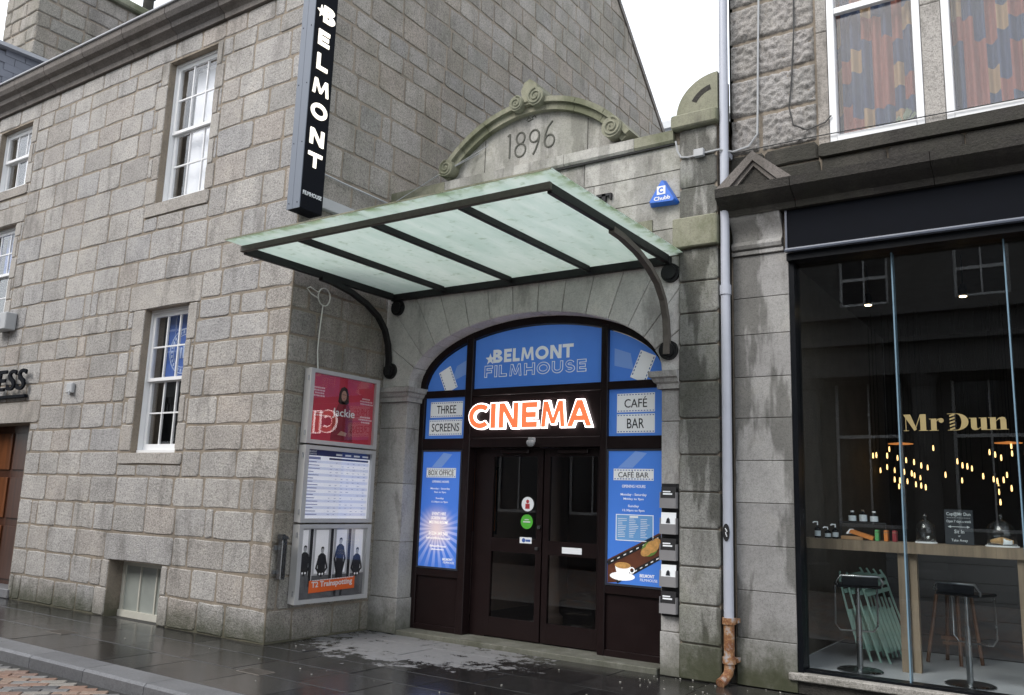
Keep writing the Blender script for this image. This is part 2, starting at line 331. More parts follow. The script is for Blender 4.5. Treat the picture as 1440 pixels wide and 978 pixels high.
def lay(zs, a, b, holes, wmin, wmax, r):
    """courses of rectangular stones between u=a..b, leaving the holes (u0,u1,z0,z1) free"""
    out = []
    for z0, z1 in zip(zs, zs[1:]):
        cuts = sorted({a, b, *[min(max(x, a), b) for h in holes if h[2] < z1-0.02 and h[3] > z0+0.02 for x in h[:2]]})
        for s, e in zip(cuts, cuts[1:]):
            if e-s < 0.03: continue
            mid = (s+e)/2; free = [(z0, z1)]
            for h in holes:
                if h[0]-0.001 <= mid <= h[1]+0.001:
                    nf = []
                    for f in free:
                        if h[3] <= f[0] or h[2] >= f[1]: nf.append(f); continue
                        if h[2]-f[0] > 0.05: nf.append((f[0], h[2]))
                        if f[1]-h[3] > 0.05: nf.append((h[3], f[1]))
                    free = nf
            for f in free:
                x = s; first = True
                while x < e-0.01:
                    w = r.uniform(wmin, wmax)*(0.6 if first and r.random() < 0.5 else 1)*(0.35 if r.random() < 0.06 else 1); first = False
                    if e-x-w < wmin*0.55: w = e-x if e-x < wmax*1.25 else (e-x)/2
                    out.append((x, x+w, f[0], f[1])); x += w
    return out
class Stones:
    """collects the stones of one building and emits the 300 largest in the picture one by one, the rest joined"""
    def __init__(s): s.items = []
    def add(s, poly, M, parent, mat, name='stone', proud=0.012, ch=0.014, jit=0.006, back=0.03, rect=None, gap=0.009, force=False, bulge=0.005):
        s.items.append(dict(poly=poly, M=M, parent=parent, mat=mat, name=name, proud=proud, ch=ch, jit=jit, back=back, gap=gap, force=force, bulge=bulge))
    def emit(s, limit=300):
        for it in s.items:
            P = [it['M'] @ Vector((p[0], 0, p[1])) for p in it['poly']]; pp = [proj(p) for p in P]; it['px'] = 0.0
            if all(pp):
                xs = [p[0] for p in pp]; ys = [p[1] for p in pp]
                if max(xs) > 0 and min(xs) < 1440 and max(ys) > 0 and min(ys) < 978: it['px'] = abs(area([(p[0], p[1]) for p in pp]))
            if it['force']: it['px'] += 1e6
        s.items.sort(key=lambda i: -i['px']); rest = {}
        for k, it in enumerate(s.items):
            c = centroid(it['poly']); M = it['M'] @ T(c[0], 0, c[1]); xs = [p[0] for p in it['poly']]; zs = [p[1] for p in it['poly']]
            isrect = len(it['poly']) == 4 and len({round(x, 4) for x in xs}) == 2
            if isrect:
                g = it['gap']; me, ww, hh = rect_block(max(xs)-min(xs)-2*g, max(zs)-min(zs)-2*g, it['proud'], it['ch'], it['jit'], it['back'], rng.randint(0, 2))
                sc = Matrix.Diagonal(((max(xs)-min(xs)-2*g)/ww, 1, (max(zs)-min(zs)-2*g)/hh, 1))
            else:
                pl = []
                for p in it['poly']:
                    d = (c[0]-p[0], c[1]-p[1]); L = math.hypot(*d) or 1; pl.append((p[0]-c[0]+d[0]/L*it['gap']*1.3, p[1]-c[1]+d[1]/L*it['gap']*1.3))
                vs, fs = block_geo(pl, it['proud'], it['ch'], it['jit'], it['back'], rng, bulge=it['bulge']); me = None; sc = I4
            if k < limit and it['px'] > 20:
                if me is None: me = MB().add(vs, fs).mesh('stone')
                if not me.materials: me.materials.append(it['mat'])
                if me.materials[0] != it['mat']: 
                    key = (me.name, it['mat'].name)
                    if key not in _bm: _bm[key] = me.copy(); _bm[key].materials[0] = it['mat']
                    me = _bm[key]
                put(it['name'], me, None, it['parent'], M @ sc)
            else:
                mb = rest.setdefault((it['parent'].name, it['mat'].name), (MB(), it['parent'], it['mat']))[0]
                if me is not None: vs = [v.co for v in me.vertices]; fs = [tuple(p.vertices) for p in me.polygons]
                MM = M @ sc; mb.add([MM @ Vector(v) for v in vs], fs, rng.random())
        for mb, parent, mat in rest.values():
            o = mb.build('stonework', mat, parent, attr=True); o['kind'] = 'stuff'
def wall_sheet(a, b, z0, z1, holes):
    """flat mortar face with openings, in (u,z): list of rectangles"""
    us = sorted({a, b, *[x for h in holes for x in h[:2] if a < x < b]}); zz = sorted({z0, z1, *[x for h in holes for x in h[2:] if z0 < x < z1]}); out = []
    for s, e in zip(us, us[1:]):
        for p, q in zip(zz, zz[1:]):
            m = ((s+e)/2, (p+q)/2)
            if not any(h[0] < m[0] < h[1] and h[2] < m[1] < h[3] for h in holes): out.append((s, e, p, q))
    return out
def street_rect(poly): return [(poly[0], poly[2]), (poly[1], poly[2]), (poly[1], poly[3]), (poly[0], poly[3])]

# ---------------------------------------------------------------- sash windows
def sash(house, x0, x1, y, z0, z1, cols, rows, meet=None, mat=None, bar=0.02, stile=0.058, name='window', front=0.0):
    """timber sash window facing the street, window > frame, sash, glazing_bar, pane"""
    mat = mat or M_white; meet = meet if meet is not None else (z0+z1)/2
    fr = MB(); t = 0.075
    fr.box(x0, x0+t, y-0.03, y+0.1, z0, z1).box(x1-t, x1, y-0.03, y+0.1, z0, z1).box(x0+t, x1-t, y-0.03, y+0.1, z1-t, z1).box(x0+t, x1-t, y-0.045, y+0.1, z0, z0+0.05)
    w = fr.build(name, mat, house)
    for k, (a, b, yy) in enumerate(((meet, z1-t, y+0.0), (z0+0.05, meet+0.045, y+0.045))):
        xa, xb = x0+t+0.002, x1-t-0.002; s = MB(); bt = stile if k == 0 else 0.085
        s.box(xa, xa+stile, yy, yy+0.04, a, b).box(xb-stile, xb, yy, yy+0.04, a, b).box(xa+stile, xb-stile, yy, yy+0.04, b-stile, b).box(xa+stile, xb-stile, yy, yy+0.04, a, a+(0.045 if k == 0 else 0.085))
        s.build('sash_frame', mat, w); ga, gb = xa+stile, xb-stile; za, zb = a+(0.045 if k == 0 else 0.085), b-stile
        for i in range(1, cols): xm = ga+(gb-ga)*i/cols; box('glazing_bar', mat, w, xm-bar/2, xm+bar/2, yy+0.006, yy+0.034, za, zb)
        for j in range(1, rows): zm = za+(zb-za)*j/rows; box('glazing_bar', mat, w, ga, gb, yy+0.008, yy+0.032, zm-bar/2, zm+bar/2)
        for i in range(cols):
            for j in range(rows):
                g = MB().box(ga+(gb-ga)*i/cols, ga+(gb-ga)*(i+1)/cols, yy+0.018, yy+0.021, za+(zb-za)*j/rows, za+(zb-za)*(j+1)/rows).build('pane', M_glass, w)
                # old panes sit slightly out of true
                g.matrix_basis = T((ga+gb)/2, yy+0.02, (za+zb)/2) @ Matrix.Rotation(rng.uniform(-0.006, 0.006), 4, 'Z') @ Matrix.Rotation(rng.uniform(-0.006, 0.006), 4, 'X') @ T(-(ga+gb)/2, -yy-0.02, -(za+zb)/2)
    return w

# ---------------------------------------------------------------- ground
M_bed = plain('joint_bed', (0.03, 0.029, 0.027), 0.7, 0, 0.3, 20)
def slab_mat():
    n = NT('wet_paving'); x, y, z = n.xyz(); r = n.rand()
    c = n.mix(r, (0.016, 0.0155, 0.016), (0.036, 0.0345, 0.034)); c = n.mix(1.0, c, n.ramp(n.noise(7, 6, 0.7), [(0.3, grey(0.6)), (0.7, grey(1.35))]), 'MULTIPLY')
    # dry, lime-stained patch sheltered by the canopy and the house corner
    ex = n.math('POWER', n.math('ABSOLUTE', n.math('MULTIPLY', n.math('ADD', x, 6.45), 0.62)), 2.0); ey = n.math('POWER', n.math('MULTIPLY', n.math('ADD', y, -7.75), 0.95), 2.0)
    d = n.math('SUBTRACT', 1.0, n.math('ADD', ex, ey)); dd = n.math('MULTIPLY_ADD', n.math('SUBTRACT', n.noise(4.2, 9, 0.78), 0.5), 5.0, d)
    dry = n.step(dd, 0.25, 0.5); speckles = n.step(n.noise(26, 3, 0.5), 0.74, 0.78)
    c = n.mix(n.math('MULTIPLY', dry, 0.85), c, n.mix(n.noise(16, 4), (0.15, 0.15, 0.155), (0.27, 0.27, 0.275))); c = n.mix(n.math('MULTIPLY', speckles, 0.25), c, (0.3, 0.3, 0.29))
    ro = n.mix(n.noise(2.0, 5, 0.6), grey(0.03), grey(0.24)); ro = n.mix(dry, ro, grey(0.6))
    n.base(c, ro, spec=0.5); n.bump(n.noise(30, 6, 0.6), 0.25, 0.006); return n.m
M_slab = slab_mat()
M_kerb = granite('kerb_granite', [(0, (0.15, 0.152, 0.16)), (0.5, (0.18, 0.182, 0.19)), (1, (0.135, 0.137, 0.145))], rough=0.5, speck=0.3, bump=0.25, bscale=60, bdist=0.006, stain=0.2)
def sett_mat():
    n = NT('clay_setts'); c = n.ramp(n.rand(), [(0.0, (0.24, 0.145, 0.105)), (0.14, (0.27, 0.19, 0.145)), (0.28, (0.21, 0.135, 0.105)), (0.38, (0.25, 0.23, 0.205)), (0.55, (0.17, 0.165, 0.165)), (0.72, (0.085, 0.085, 0.09)), (0.86, (0.21, 0.205, 0.20))], 'CONSTANT')
    c = n.mix(1.0, c, n.ramp(n.noise(18, 5, 0.7), [(0.3, grey(0.7)), (0.7, grey(1.2))]), 'MULTIPLY'); n.base(c, n.mix(n.noise(3, 4), grey(0.25), grey(0.6))); n.bump(n.noise(60, 5), 0.3, 0.004); return n.m
M_sett = sett_mat()
pav = tag(MB().box(-26, 8, 4.98, 9.6, -0.3, -0.012).build('pavement', M_bed), None, None, kind='structure')
r = random.Random(3); rowy = [4.985, 5.62, 6.2, 6.66, 7.25, 7.85, 8.32, 8.75]; slabs = []
for a, b in zip(rowy, rowy[1:]):
    x = -24 + r.uniform(0, 0.5)
    while x < 6:
        w = r.uniform(0.55, 1.0)
        inside = (x+w/2 < -7.72 and a >= 6.6) or (a >= 8.3 and not (-7.3 < x+w/2 < -3.8))
        if not inside: slabs.append((x, x+w, a, b))
        x += w
for x0, x1, y0, y1 in slabs:
    M = T((x0+x1)/2, (y0+y1)/2, r.uniform(-0.003, 0.0)) @ Matrix.Rotation(r.uniform(-0.004, 0.004), 4, 'X') @ Matrix.Rotation(r.uniform(-0.003, 0.003), 4, 'Y')
    w, d = x1-x0-0.011, y1-y0-0.011
    MB().box(-w/2, w/2, -d/2, d/2, -0.03, 0.0, 0.0022).build('slab', M_slab, pav, M)
kb = tag(MB().box(-26, 8, 4.69, 4.97, -0.35, -0.02).build('kerb', M_bed), None, None, kind='structure')
x = -24.0
while x < 6:
    w = 0.95
    vs = MB().prism([(4.672, -0.14), (4.98, -0.14), (4.98, 0.001), (4.70, 0.001), (4.676, -0.022)], 'x', x+0.004, x+w-0.004).build('kerb_stone', M_kerb, kb); x += w
road = tag(MB().box(-60, 60, -60, 4.69, -0.4, -0.118).build('road', M_bed), None, None, kind='structure')
L, Wd = 0.23, 0.115; ca, sa = math.cos(R(46)), math.sin(R(46)); ss = []
for j in range(-140, 141):
    for i in range(-70, 71):
        u = i*L+(L/2 if j % 2 else 0); v = j*Wd; X, Y = -5+u*ca-v*sa, 1.6+u*sa+v*ca
        if -17 < X < 6 and -3.2 < Y < 4.58: ss.append((X, Y))
sm = MB().box(-L/2+0.005, L/2-0.005, -Wd/2+0.004, Wd/2-0.004, -0.02, 0.0, 0.006).mesh('sett')
def spx(p):
    q = proj((p[0], p[1], -0.1)); return 1e9 if q is None or not (-20 < q[0] < 1460 and q[1] < 1000) else q[2]
ss.sort(key=spx); restm = MB(); bv = [tuple(v.co) for v in sm.vertices]; bf = [tuple(p.vertices) for p in sm.polygons]
for k, (X, Y) in enumerate(ss):
    M = T(X, Y, -0.1+r.uniform(-0.004, 0.003)) @ Matrix.Rotation(R(46)+r.uniform(-0.02, 0.02), 4, 'Z') @ Matrix.Rotation(r.uniform(-0.012, 0.012), 4, 'X')
    if k < 290 and spx((X, Y)) < 1e8: put('sett', sm, M_sett, road, M)
    else: restm.add([M @ Vector(v) for v in bv], bf, r.random())
o = restm.build('setts', M_sett, road, attr=True); o['kind'] = 'stuff'
# the wider ground under everything, and the far pavement behind the photographer
tag(MB().box(-80, 80, -60, 60, -0.6, -0.45).build('ground', M_bed), None, None, kind='structure')
fp = tag(MB().box(-40, 30, -8.5, -3.3, -0.3, 0.0).build('far_pavement', M_slab), None, None, kind='structure')
# grit, cigarette ends and gum trodden into the wet paving
gm = MB(); rg = random.Random(77); M_grit = plain('pale_grit', (0.30, 0.29, 0.26), 0.8)
for k in range(95):
    gx_, gy_ = (rg.uniform(-3.9, -2.3), rg.uniform(7.6, 8.3)) if k < 40 else (rg.uniform(-11, -1), rg.uniform(5.1, 6.6) if k < 70 else rg.uniform(6.7, 8.2))
    if gx_ < -7.6 and gy_ > 6.5: continue
    s_ = rg.uniform(0.004, 0.011); a_ = rg.uniform(0, 3.1); gm.tube([(gx_, gy_, 0.004), (gx_+math.cos(a_)*s_*1.6, gy_+math.sin(a_)*s_*1.6, 0.005)], s_*0.55, 5)
o = gm.build('litter_specks', M_grit, pav); o['kind'] = 'stuff'
# little drain covers let into the paving
for gx, gy in ((-9.95, 5.62), (-6.65, 5.66)):
    g = thing('drain_cover', 'small slotted iron cover in the wet paving ' + ('below the basement window' if gx < -8 else 'in front of the house corner'), 'drain cover', (gx, gy, 0.0))
    MB().box(gx-0.16, gx+0.16, gy-0.1, gy+0.1, -0.02, 0.004, 0.003).build('frame', M_ironr, g)
    for k in range(7): box('bar', M_ironr, g, gx-0.14+k*0.043, gx-0.122+k*0.043, gy-0.08, gy+0.08, 0.005, 0.010)
# ---------------------------------------------------------------- granite house on the left
HX, HY = -7.72, 6.65
house = thing('granite_house', 'grey granite house of coursed blocks with white sash windows beside the cinema', 'house', (-12, HY, 0))
ZC = [0, 0.36, 0.72, 1.08, 1.435, 1.80, 2.13, 2.453, 2.806, 3.166, 3.50, 3.811, 4.08, 4.44, 4.78, 5.18, 5.597, 6.007, 6.40, 6.77, 7.10, 7.49, 7.755, 8.03]
OPEN = [(-10.72, -9.63, 5.60, 7.735), (-10.66, -9.69, 2.11, 4.06), (-15.65, -14.56, 6.60, 7.735), (-15.75, -14.66, 4.25, 5.93), (-14.95, -13.36, -0.1, 2.57), (-10.85, -9.70, -0.1, 0.715), (-18.4, -17.3, 4.4, 6.0)]
SPEC = [(-11.06, -9.46, 4.06, 4.42), (-11.0, -9.52, 0.715, 1.06), (-10.95, -9.50, 5.40, 5.60), (-10.92, -9.52, 1.96, 2.11), (-15.2, -13.12, 2.57, 2.90), (-15.9, -14.4, 5.93, 6.25), (-15.85, -14.5, 4.08, 4.25), (-15.8, -14.45, 6.42, 6.60)]
sw = MB()
for s, e, p, q in wall_sheet(-20, HX, -0.05, 8.5, OPEN): sw.add([(s, HY+0.004, p), (e, HY+0.004, p), (e, HY+0.004, q), (s, HY+0.004, q)], [(0, 1, 2, 3)])
for x0, x1, z0, z1 in OPEN:      # plain reveals
    d = HY+(0.32 if x0 > -14.9 or x0 < -15 else 0.7)
    sw.add([(x0, HY+0.004, z0), (x0, d, z0), (x0, d, z1), (x0, HY+0.004, z1)], [(0, 1, 2, 3)]); sw.add([(x1, HY+0.004, z0), (x1, d, z0), (x1, d, z1), (x1, HY+0.004, z1)], [(0, 1, 2, 3)])
    sw.add([(x0, HY+0.004, z1), (x1, HY+0.004, z1), (x1, d, z1), (x0, d, z1)], [(0, 1, 2, 3)]); sw.add([(x0, HY+0.004, z0), (x1, HY+0.004, z0), (x1, d, z0), (x0, d, z0)], [(0, 1, 2, 3)])
# the mortar face is smoothed into a solid wall by its back and the house behind it
street_wall = sw.build('street_wall', M_mort, house)
stones = Stones(); r = random.Random(11)
def JAMB(z0, z1, x0, x1):   # dressed stones down the sides of an opening
    out = []; z = z0; k = 0
    while z < z1-0.05:
        h = min(0.36, z1-z); h = z1-z if z1-z < 0.5 else h
        w = 0.17 if k % 2 else 0.27; out += [(x0-w, x0, z, z+h), (x1, x1+w*0.7, z, z+h)]; z += h; k += 1
    return out
jam = JAMB(5.60, 7.755, -10.72, -9.63)+JAMB(2.13, 4.06, -10.66, -9.69)+JAMB(6.60, 7.755, -15.65, -14.56)+JAMB(0, 0.715, -10.85, -9.70)+JAMB(4.25, 5.93, -15.75, -14.66)
for rc in lay(ZC, -20, HX, OPEN+SPEC+jam, 0.42, 0.74, r):
    corner = rc[1] > HX-0.01
    stones.add(street_rect(rc), T(0, HY, 0), street_wall, M_gran, proud=r.choice((0.003, 0.005, 0.008)), ch=0.009, jit=0.008, gap=0.013)
for rc in jam: stones.add(street_rect(rc), T(0, HY, 0), street_wall, M_dress, name='jamb_stone', proud=0.010, ch=0.010, jit=0.005, back=0.2, gap=0.006)
for k, rc in enumerate(SPEC):
    nm = ('lintel', 'lintel', 'sill', 'sill', 'lintel', 'lintel', 'sill', 'sill')[k]
    stones.add(street_rect(rc), T(0, HY, 0), street_wall, M_dress if k != 1 else M_gran, name=nm, proud=0.02 if nm == 'sill' else 0.010, ch=0.012, jit=0.004, back=0.2, gap=0.006, force=True)
# gable facing the cinema forecourt
RAKE_B = lambda y: 10.211-0.918*(y-16.899)
APY, APZ = 12.5, 14.25
gpoly = [(HY, 0), (18.6, 0), (18.6, RAKE_B(18.6)), (APY, APZ), (HY, 8.8)]
gw = MB().prism([(y, z) for y, z in gpoly], 'x', HX-0.35, HX-0.004)
gable_wall = gw.build('gable_wall', M_mort, house)
zg = list(ZC)
while zg[-1] < 14.2: zg.append(zg[-1]+r.uniform(0.31, 0.37))
for rc in lay(zg, HY+0.0, 18.6, [(8.62, 18.6, -1, 5.5)], 0.36, 0.66, r):
    pl = street_rect(rc)
    n1 = (APZ-8.8)/(APY-HY); pl = clip(pl, -n1, 1, 8.8-n1*HY-0.02); n2 = 0.918; pl = clip(pl, n2, 1, 10.211+n2*16.899-0.02) if pl else pl
    if len(pl) < 3 or abs(area(pl)) < 0.01: continue
    stones.add(pl, T(HX, 0, 0) @ GABLE, gable_wall, M_gran_g, proud=r.choice((0.003, 0.006, 0.009)), ch=0.009, jit=0.009, gap=0.014)
stones.emit(300)
# skew stones along the rear slope
skew = MB(); a = Vector((APY, APZ)); b = Vector((18.6, RAKE_B(18.6))); dv = (b-a).normalized(); nv = Vector((-dv.y, dv.x)); k = 0; p = 0.0; LL = (b-a).length
while p < LL:
    e = min(p+0.8, LL); q = [a+dv*(p+0.005), a+dv*(e-0.005)]; 
    MB().prism([tuple(q[0]), tuple(q[1]), tuple(q[1]+nv*0.11), tuple(q[0]+nv*0.11)], 'x', HX-0.32, HX+0.03).build('skew_stone', M_corn, gable_wall); p = e
# roof body and solid mass behind the walls
rf = MB().prism([(HY+0.02, 8.35), (18.58, 8.0), (18.58, RAKE_B(18.58)-0.05), (APY, APZ-0.12), (HY+0.02, 8.62)], 'x', -20, HX-0.36).build('roof', M_slate, house)
# cornice with gutter: separate stones
x = -20.0; kk = 0
prof = [(HY+0.03, 8.03), (HY-0.05, 8.03), (HY-0.06, 8.10), (HY-0.10, 8.13), (HY-0.16, 8.16), (HY-0.18, 8.23), (HY-0.25, 8.26), (HY-0.29, 8.32), (HY-0.30, 8.41), (HY+0.03, 8.41)]
cornice = MB().box(-20, HX+0.02, HY-0.04, HY+0.03, 8.05, 8.40).build('cornice', M_mort, house)
while x < HX+0.05:
    e = min(x+r.uniform(0.75, 1.15), HX+0.06); MB().prism(prof, 'x', x+0.006, e-0.006).build('cornice_stone', M_corn, cornice); x = e
MB().box(-20, HX+0.08, HY-0.33, HY+0.1, 8.413, 8.45, 0.008).build('lead_gutter', M_lead, cornice)
# windows
w_up = sash(house, -10.78, -9.57, 6.78, 5.58, 7.78, 3, 2, 6.66)
w_lo = sash(house, -10.73, -9.64, 6.78, 2.10, 4.10, 3, 2, 3.08)
w_ul = sash(house, -15.72, -14.50, 6.77, 6.60, 7.78, 3, 1, 7.2)
w_ml = sash(house, -15.82, -14.60, 6.77, 4.25, 5.97, 3, 2, 5.1)
box('inner_wall', M_dark, house, -19.9, HX-0.4, 7.45, 7.5, 0.0, 8.3)
M_sky_sheet = plain('sky_sheet_white', (0.70, 0.72, 0.76), 0.8, 0, 0.05)  # white sheets added behind the panes to imitate reflected sky
bl = thing('sky_sheet', 'white roller blind drawn down inside the upper sash window', 'blind', (-10.0, 6.99, 5.6))
MB().box(-10.52, -9.6, 6.985, 6.99, 5.66, 7.66).build('sheet_face', M_sky_sheet, bl); MB().tube([(-10.4, 6.985, 7.68), (-9.58, 6.985, 7.68)], 0.022).build('sheet_rod', M_white, bl)
bl2 = thing('sky_sheet', 'white roller blind inside the small top window under the eaves', 'blind', (-15, 6.97, 6.6))
MB().box(-15.3, -14.6, 6.965, 6.97, 6.66, 7.68).build('sheet_face', M_sky_sheet, bl2); MB().tube([(-15.14, 6.965, 7.69), (-14.58, 6.965, 7.69)], 0.02).build('sheet_rod', M_white, bl2)
M_navy = plain('blue_print', (0.055, 0.13, 0.42), 0.5, 0, 0.1)
M_pale = plain('pale_print', (0.45, 0.55, 0.75), 0.5)
bp = thing('window_poster', 'blue poster with a pale round emblem behind the lower sash window', 'poster', (-10.0, 6.95, 3.1))
MB().box(-10.50, -9.66, 6.945, 6.95, 3.14, 4.02).build('sheet', M_navy, bp)
def ring(cx, cz, r0_, r1_, y0, y1, seg=32):
    mb = MB()
    for k in range(seg):
        a, b = 2*math.pi*k/seg, 2*math.pi*(k+1)/seg
        mb.prism([(cx+r0_*math.cos(a), cz+r0_*math.sin(a)), (cx+r1_*math.cos(a), cz+r1_*math.sin(a)), (cx+r1_*math.cos(b), cz+r1_*math.sin(b)), (cx+r0_*math.cos(b), cz+r0_*math.sin(b))], 'y', y0, y1)
    return mb
em = ring(-10.13, 3.5, 0.30, 0.315, 6.940, 6.944); em2 = ring(-10.13, 3.5, 0.22, 0.23, 6.940, 6.944)
for k in range(26):
    a = 2*math.pi*k/26; cx, cz = -10.13+0.265*math.cos(a), 3.5+0.265*math.sin(a); em.box(cx-0.016, cx+0.016, 6.940, 6.944, cz-0.02, cz+0.02)
for k in range(5):
    em.box(-10.27+k*0.06, -10.235+k*0.06, 6.940, 6.944, 3.40, 3.60-(k % 2)*0.05)
em.v += []; em.add(em2.v, em2.f); em.build('emblem', M_pale, bp)
bp2 = tag(box('window_poster', M_navy, None, -15.6, -14.78, 6.975, 6.98, 5.15, 5.86), 'plain blue poster behind the sash window above the bell box', 'poster')
# basement window: cream frame with dusty panes
bw = MB().box(-10.85, -10.79, 6.86, 6.93, 0.0, 0.70).box(-9.76, -9.70, 6.86, 6.93, 0.0, 0.70).box(-10.79, -9.76, 6.86, 6.93, 0.64, 0.70).box(-10.85, -9.70, 6.84, 6.95, -0.02, 0.07).build('window', M_cream, house)
for k, xm in enumerate((-10.45, -10.1)): box('glazing_bar', M_cream, bw, xm-0.012, xm+0.012, 6.865, 6.92, 0.07, 0.64)
M_frost = plain('dusty_glass', (0.27, 0.29, 0.27), 0.35, 0, 0.3, 3)
for a, b in ((-10.79, -10.462), (-10.438, -10.112), (-10.088, -9.76)): box('pane', M_frost, bw, a, b, 6.885, 6.89, 0.07, 0.64)
# panelled timber door
def wood(name, c, sc=1.0):
    n = NT(name); g = n.noise(14*sc, 6, 0.6, n.stretch(1, 1, 0.07)); n.base(n.ramp(g, [(0.3, tuple(x*0.6 for x in c)), (0.7, tuple(min(1, x*1.35) for x in c))]), 0.4); n.bump(g, 0.15, 0.003); return n.m
M_door = wood('varnished_door', (0.05, 0.017, 0.008))
M_door2 = wood('orange_door_wood', (0.13, 0.042, 0.012))  # lighter orange tone for one column of door panels
dr = MB().box(-14.95, -13.36, 6.97, 7.02, 0.12, 2.57).build('door', M_door, house)
for a, b in ((-14.92, -14.42), (-14.34, -13.86), (-13.74, -13.42)):
    for p, q in ((0.2, 1.0), (1.12, 1.75), (1.87, 2.45)): box('door_panel', M_door if a > -14.85 else M_door2, dr, a, b, 6.945, 6.965, p, q, 0.006)
box('door_step', M_kerb, house, -15.0, -13.3, 6.62, 6.96, 0.0, 0.13, 0.01)
# small fixtures on the street wall
ab = thing('bell_box', 'small pale grey bell box with round blue badge under the sash window', 'alarm box', (-14.4, 6.6, 4.05))
MB().box(-14.62, -14.16, 6.46, 6.635, 4.06, 4.34, 0.012).build('case', M_cable, ab); MB().disc_y(-14.42, 4.2, 0.085, 6.452, 6.459).build('badge', M_pale, ab)
tag(MB().box(-12.33, -12.18, 6.58, 6.637, 2.97, 3.12, 0.012).tube([(-12.2, 6.56, 3.0), (-12.14, 6.53, 2.98), (-12.14, 6.53, 2.93)], 0.012).build('wall_bracket', M_cable), 'small grey metal bracket fixed to the granite near the lintel of the wooden door', 'bracket')
es = thing('shop_letters', 'black raised serif letters ESS on a bar above the wooden door', 'sign', (-13.9, 6.6, 2.95))
for k, ch in enumerate('ESS'): text('letter', ch, M_blackm, es, street(-14.33+k*0.30, 6.57, 3.07), 0.27, 0.33, 0.03, 0.012, 0.1)
MB().box(-15.0, -13.48, 6.57, 6.63, 2.955, 3.005, 0.005).build('mounting_bar', M_blackm, es)
# roof beyond: dormer cheek and chimney stack of the next house
dm = thing('slated_dormer', 'grey slated dormer with lead edging above the eaves gutter', 'dormer', (-16.5, 7.4, 8.4))
MB().prism([(6.3, 8.45), (9.4, 8.45), (9.4, 9.30), (6.3, 9.20)], 'x', -17.6, -15.56).build('body', M_slate, dm)
for i in range(6):
    for j in range(9):
        z = 8.46+i*0.135; y = 6.3+j*0.34+(0.17 if i % 2 else 0)
        MB().box(-15.56, -15.54+0.004*(i % 2), y+0.004, min(y+0.336, 9.4), z, z+0.13).build('slate', M_slate, dm)
MB().prism([(6.25, 9.24), (9.45, 9.33), (9.45, 9.40), (6.25, 9.31)], 'x', -17.7, -15.42).build('lead_flat', M_lead, dm)
st = thing('chimney_stack', 'broad granite chimney stack with mossy coping and clay pots behind the eaves', 'chimney', (-17, 9, 8.4))
core = MB().box(-17.3, -16.03, 7.12, 11.5, 8.3, 11.42).build('core', M_mort, st)
cst = Stones(); rr = random.Random(5)
for rc in lay([8.4+0.3*i for i in range(11)], 7.1, 11.5, [], 0.35, 0.7, rr): cst.add(street_rect(rc), T(-16.02, 0, 0) @ GABLE, core, M_gran_g, proud=0.015, ch=0.02, jit=0.015, gap=0.014)
for rc in lay([8.4+0.3*i for i in range(11)], -17.3, -16.0, [], 0.3, 0.6, rr): cst.add(street_rect(rc), T(0, 7.11, 0), core, M_gran_g, proud=0.015, ch=0.02, jit=0.015, gap=0.014)
cst.emit(120)
MB().box(-17.45, -15.9, 6.98, 11.6, 11.42, 11.60, 0.03).build('coping', M_mossy, st)
M_pot = plain('clay_pot', (0.36, 0.27, 0.20), 0.8, 0, 0.25)
for k, (yy, mt) in enumerate(((8.0, M_pot), (8.62, M_pot), (9.0, M_mossy), (9.55, M_dark_st), (10.2, M_pot))):
    MB().lathe([(0.15, 11.6), (0.15, 11.7), (0.12, 11.72), (0.11, 12.2), (0.15, 12.24), (0.15, 12.34), (0.10, 12.35)], -16.5, yy, 14).build('chimney_pot', mt, st, smooth=R(40))
# ---------------------------------------------------------------- cinema front
FY = 8.30
XL, XR = -7.72, -3.53                    # facade between the gable and the right-hand pilaster
AX, AA, AB, AZ = -5.51, 1.76, 0.80, 3.05 # elliptical arch: centre, half span, rise, springing
cin = thing('cinema_building', 'stone cinema entrance front with broad arch and dated pediment between two buildings', 'building', (-5.5, FY, 0))
def ell(t, k=0.0): return (AX+(AA-k)*math.cos(t), AZ+(AB-k)*math.sin(t))
# backing wall with the arched opening
arch = [ell(math.pi*i/40, -0.03) for i in range(41)]
bk = MB()
def backing(y):
    n = len(bk.v)
    pts = [(XL-0.1, 0)]+[(XL-0.1, 5.58), (XR+0.1, 5.58), (XR+0.1, 0), (AX+AA+0.03, 0)]+arch+[(AX-AA-0.03, 0)]
    return [(p[0], y, p[1]) for p in pts]
fr_, bk_ = backing(FY+0.006), backing(FY+0.55); n = len(fr_)
bm_ = bmesh.new(); vs = [bm_.verts.new(v) for v in fr_]; f = bm_.faces.new(vs); f.normal_update(); bmesh.ops.triangulate(bm_, faces=[f]); bm_.verts.index_update()
bk.add([v.co for v in bm_.verts], [[v.index for v in ff.verts] for ff in bm_.faces]); bm_.free()
bk.add(fr_+bk_, [(i, (i+1) % n, n+(i+1) % n, n+i) for i in range(n)])
cwall = bk.build('facade_wall', M_mort, cin)
cs = Stones(); r = random.Random(21); MF = T(0, FY, 0)
